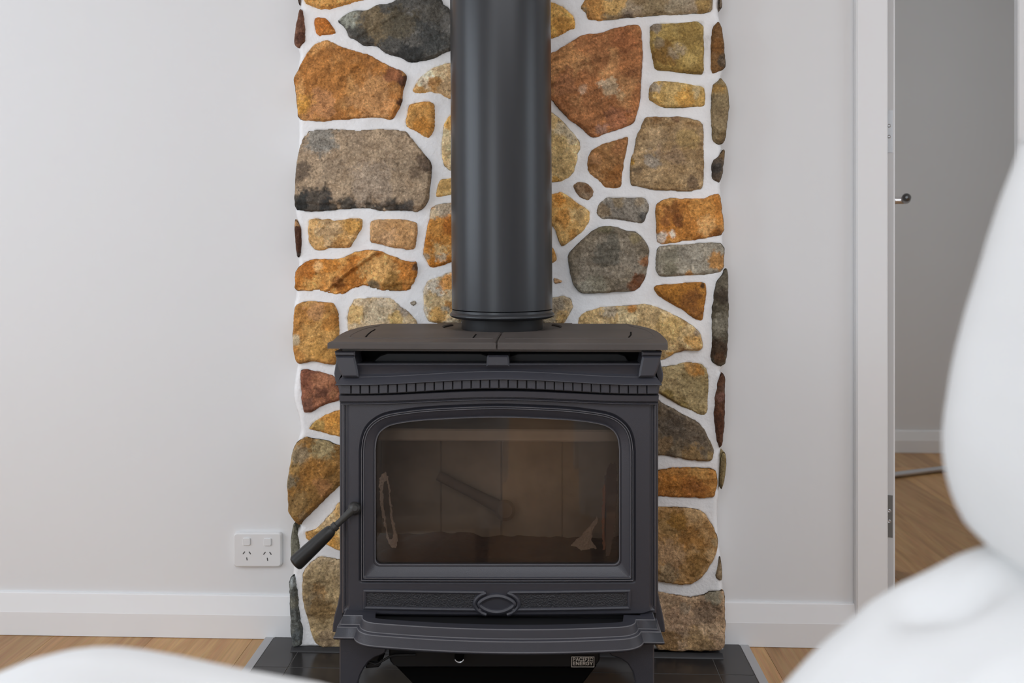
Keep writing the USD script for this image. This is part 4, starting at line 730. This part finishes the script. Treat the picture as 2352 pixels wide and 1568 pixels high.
# ------------------------------------------------------------------ flue
ZF = zpx(738, YFL - RFL)
flue = thing('flue_pipe', 'thick charcoal flue casing rising from the stove past the stones', 'flue', (XFL, YFL, ZF))
def lean(m, k=-0.0055):
    v = np.array(m.vertices); v[:, 0] += (v[:, 2] - ZF) * k; return T(v, m.faces)
zr = lambda py: zpx(py, YFL - RFL) - ZF
r = RFL
obj('casing', lean(lathe([(r, zr(716)), (r, zr(600)), (r, 0.8), (r, ZC - ZF - 0.001), (r - 0.004, ZC - ZF - 0.001), (r - 0.004, zr(716))], (XFL, YFL, ZF), 128)), 'flue_paint', flue)
obj('base_ring', lathe([(r - 0.003, zr(717.5)), (r - 0.0005, zr(718.5)), (r - 0.0002, zr(724)), (r + 0.0008, zr(725)), (r + 0.003, zr(727)), (r + 0.0042, zr(730)), (r + 0.0042, zr(732)), (r + 0.002, zr(735)), (r - 0.004, zr(738)), (r - 0.012, zr(738)), (r - 0.012, zr(718))], (XFL, YFL, ZF), 128), 'flue_paint', flue)
obj('flue_collar', lathe([(0.0838, ZT - 0.005 - ZF), (0.0838, -0.0005), (0.080, -0.0005), (0.080, ZT - 0.005 - ZF)], (XFL, YFL, ZF), 96), 'black_iron', stove)

# ------------------------------------------------------------------ power outlet
YO = YW - 0.012
out = thing('power_outlet', 'white double power outlet with two switches low on the left wall', 'power outlet', at(591, 1262, YW))
def rrect(x0, y0, x1, y1, r_, n=5):
    P = []
    for cx_, cy_, a0 in ((x1 - r_, y0 + r_, -90), (x1 - r_, y1 - r_, 0), (x0 + r_, y1 - r_, 90), (x0 + r_, y0 + r_, 180)):
        P += [(cx_ + r_ * math.cos(math.radians(a0 + t)), cy_ + r_ * math.sin(math.radians(a0 + t))) for t in np.linspace(0, 90, n)]
    return P
obj('cover_plate', plate(xz(rrect(536, 1224, 646, 1302, 8), YO), YO, YW, 0.0028), 'plastic', out)
for dx in (0, 48):
    obj('rocker_switch', plate(xz(rrect(558.5 + dx, 1234.5 + dx / 60, 575.5 + dx, 1251.5 + dx / 60, 3), YO), YO - 0.0030, YO, 0.0008), 'plastic', out)
    for a, b in (((557.8, 1272), (562.4, 1266.5)), ((572, 1266.5), (576, 1272.3)), ((566.6, 1279.6), (567.6, 1286.5))):
        P = np.array([a, b]) + [dx * 0.985, dx / 50]; d = (P[1] - P[0]) / np.linalg.norm(P[1] - P[0]); n_ = np.array([-d[1], d[0]]) * 1.05
        obj('socket_slot', plate(xz([P[0] + n_, P[1] + n_, P[1] - n_, P[0] - n_], YO), YO - 0.0003, YO + 0.001), 'slot_dark', out)

# ------------------------------------------------------------------ metal bar on the hall floor
b0, b1 = onz(2055, 1090, 0.012), onz(2156, 1077.5, 0.012); d = (b1 - b0) / np.linalg.norm(b1 - b0)
bar = thing('floor_bar', 'slim metal bar lying on the timber floor beyond the doorway', 'bar', ((b0 + b1) / 2) * [1, 1, 0])
obj('rod', tube([b0 - d * 0.25, b0, b1, b1 + d * 0.20], 0.0115, 20), 'satin_steel', bar)
for e, s_ in ((b0 - d * 0.25, -1), (b1 + d * 0.20, 1)): obj('end_cap', tube([e - d * 0.004 * s_, e + d * 0.012 * s_], 0.0119, 20), 'slot_dark', bar)

# ------------------------------------------------------------------ armchairs close to the camera
def cushion(P, Y, y0, y1, R, n_out=160, fold=0.004, seed=0, folds=(), rings=26):
    """outline seen from the front carried from y = y0 to y = y1 with rounded ends, softly uneven"""
    Q = xz(resample(P, 10.0), Y); B = resample(Q, np.linalg.norm(np.diff(np.vstack([Q, Q[:1]]), axis=0), axis=1).sum() / n_out)
    a = np.linspace(np.pi / 2, 0, 8); ys, ins = [], []
    for t in a: ys.append(y0 + R - R * math.sin(t)); ins.append(R - R * math.cos(t))
    for t in np.linspace(0, 1, rings)[1:-1]: ys.append(y0 + R + (y1 - y0 - 2 * R) * t); ins.append(0)
    for t in a[::-1]: ys.append(y1 - R + R * math.sin(t)); ins.append(R - R * math.cos(t))
    pg0 = Polygon(B); c = np.array(pg0.centroid.coords[0]); Rg = []
    for y, i_ in zip(ys, ins):
        K = offs(B, i_) if i_ > 0 else B
        p3 = np.column_stack([K[:, 0], np.full(len(K), y), K[:, 1]])
        nn = K - c; nn /= np.linalg.norm(nn, axis=1, keepdims=True)
        k = (meshkit.fbm(p3 * 11, 3, seed) - 0.5) * 2 * fold
        for fx, fy, fz, rad, dep in folds: k = k - dep * np.exp(-np.sum((p3 - [fx, fy, fz]) ** 2, 1) / rad ** 2)
        p3[:, [0, 2]] += nn * k[:, None]; Rg.append(p3)
    return loft(Rg)
ch = thing('armchair', 'white upholstered armchair with a curved back, close by at the right edge', 'armchair', (0.42, 0.34, 0))
ARM = '2330,1222 2290,1228 2245,1241 2205,1256 2150,1284 2080,1324 2000,1381 1950,1425 1900,1470 1850,1520 1800,1571 1740,1645 1690,1735 1662,1850 1655,2000 1655,3250 2700,3250 2700,1222'
BACK = '2330,1245 2262,1243 2245,1238 2225,1224 2200,1195 2178,1150 2165,1100 2158,1050 2157,1000 2162,945 2173,880 2190,795 2210,710 2234,620 2260,535 2286,460 2312,392 2348,305 2400,215 2480,155 2580,135 2670,175 2715,270 2735,420 2735,1245'
p1 = at(2095, 1425, 0.52); p2 = at(2232, 1485, 0.50)
obj('arm', cushion(A(ARM), 0.54, 0.36, 0.590, 0.07, 220, 0.006, 3, ((p1[0], 0.52, p1[2] + 0.02, 0.024, 0.015), (p2[0], 0.50, p2[2] + 0.03, 0.022, 0.017)), 34), 'upholstery', ch, smooth=True)
obj('backrest', cushion(A(BACK), 0.54, 0.04, 0.590, 0.07, 200, 0.003, 5), 'upholstery', ch, smooth=True)
obj('arm', cushion(A(ARM), 0.54, -0.06, 0.10, 0.06, 120, 0.003, 7), 'upholstery', ch, smooth=True)
obj('seat', box(0.15, 0.50, 0.09, 0.42, 0.14, 0.44, 0.03), 'upholstery', ch)
for lx in (0.16, 0.52):
    for ly in (-0.02, 0.60): obj('leg', axis_lathe((lx, ly, 0.13), (lx, ly, 0.0), [(0, 0.022), (1, 0.014), (1, 0)], 16), 'chair_leg', ch)
ch2 = thing('armchair', 'white upholstered armchair, only its rounded arm top showing at the lower left', 'armchair', (-0.35, 0.4, 0))
ARM2 = '-420,1700 -330,1640 -220,1598 -120,1572 -40,1552 20,1530 75,1508 130,1492 190,1483 250,1481 320,1487 400,1501 480,1520 560,1538 640,1553 730,1568 800,1588 848,1630 872,1720 880,1850 880,3180 -420,3180'
obj('arm', cushion(A(ARM2), 0.57, 0.40, 0.616, 0.06, 220, 0.003, 9, (), 30), 'upholstery', ch2, smooth=True)
obj('seat', box(-0.50, -0.13, 0.13, 0.44, 0.14, 0.44, 0.03), 'upholstery', ch2)
obj('arm', cushion(A(ARM2), 0.57, -0.03, 0.15, 0.06, 120, 0.003, 11), 'upholstery', ch2, smooth=True)
obj('backrest', box(-0.56, -0.46, -0.02, 0.60, 0.14, 0.60, 0.04), 'upholstery', ch2)
for lx in (-0.50, -0.16):
    for ly in (0.02, 0.62): obj('leg', axis_lathe((lx, ly, 0.15), (lx, ly, 0.0), [(0, 0.022), (1, 0.014), (1, 0)], 16), 'chair_leg', ch2)
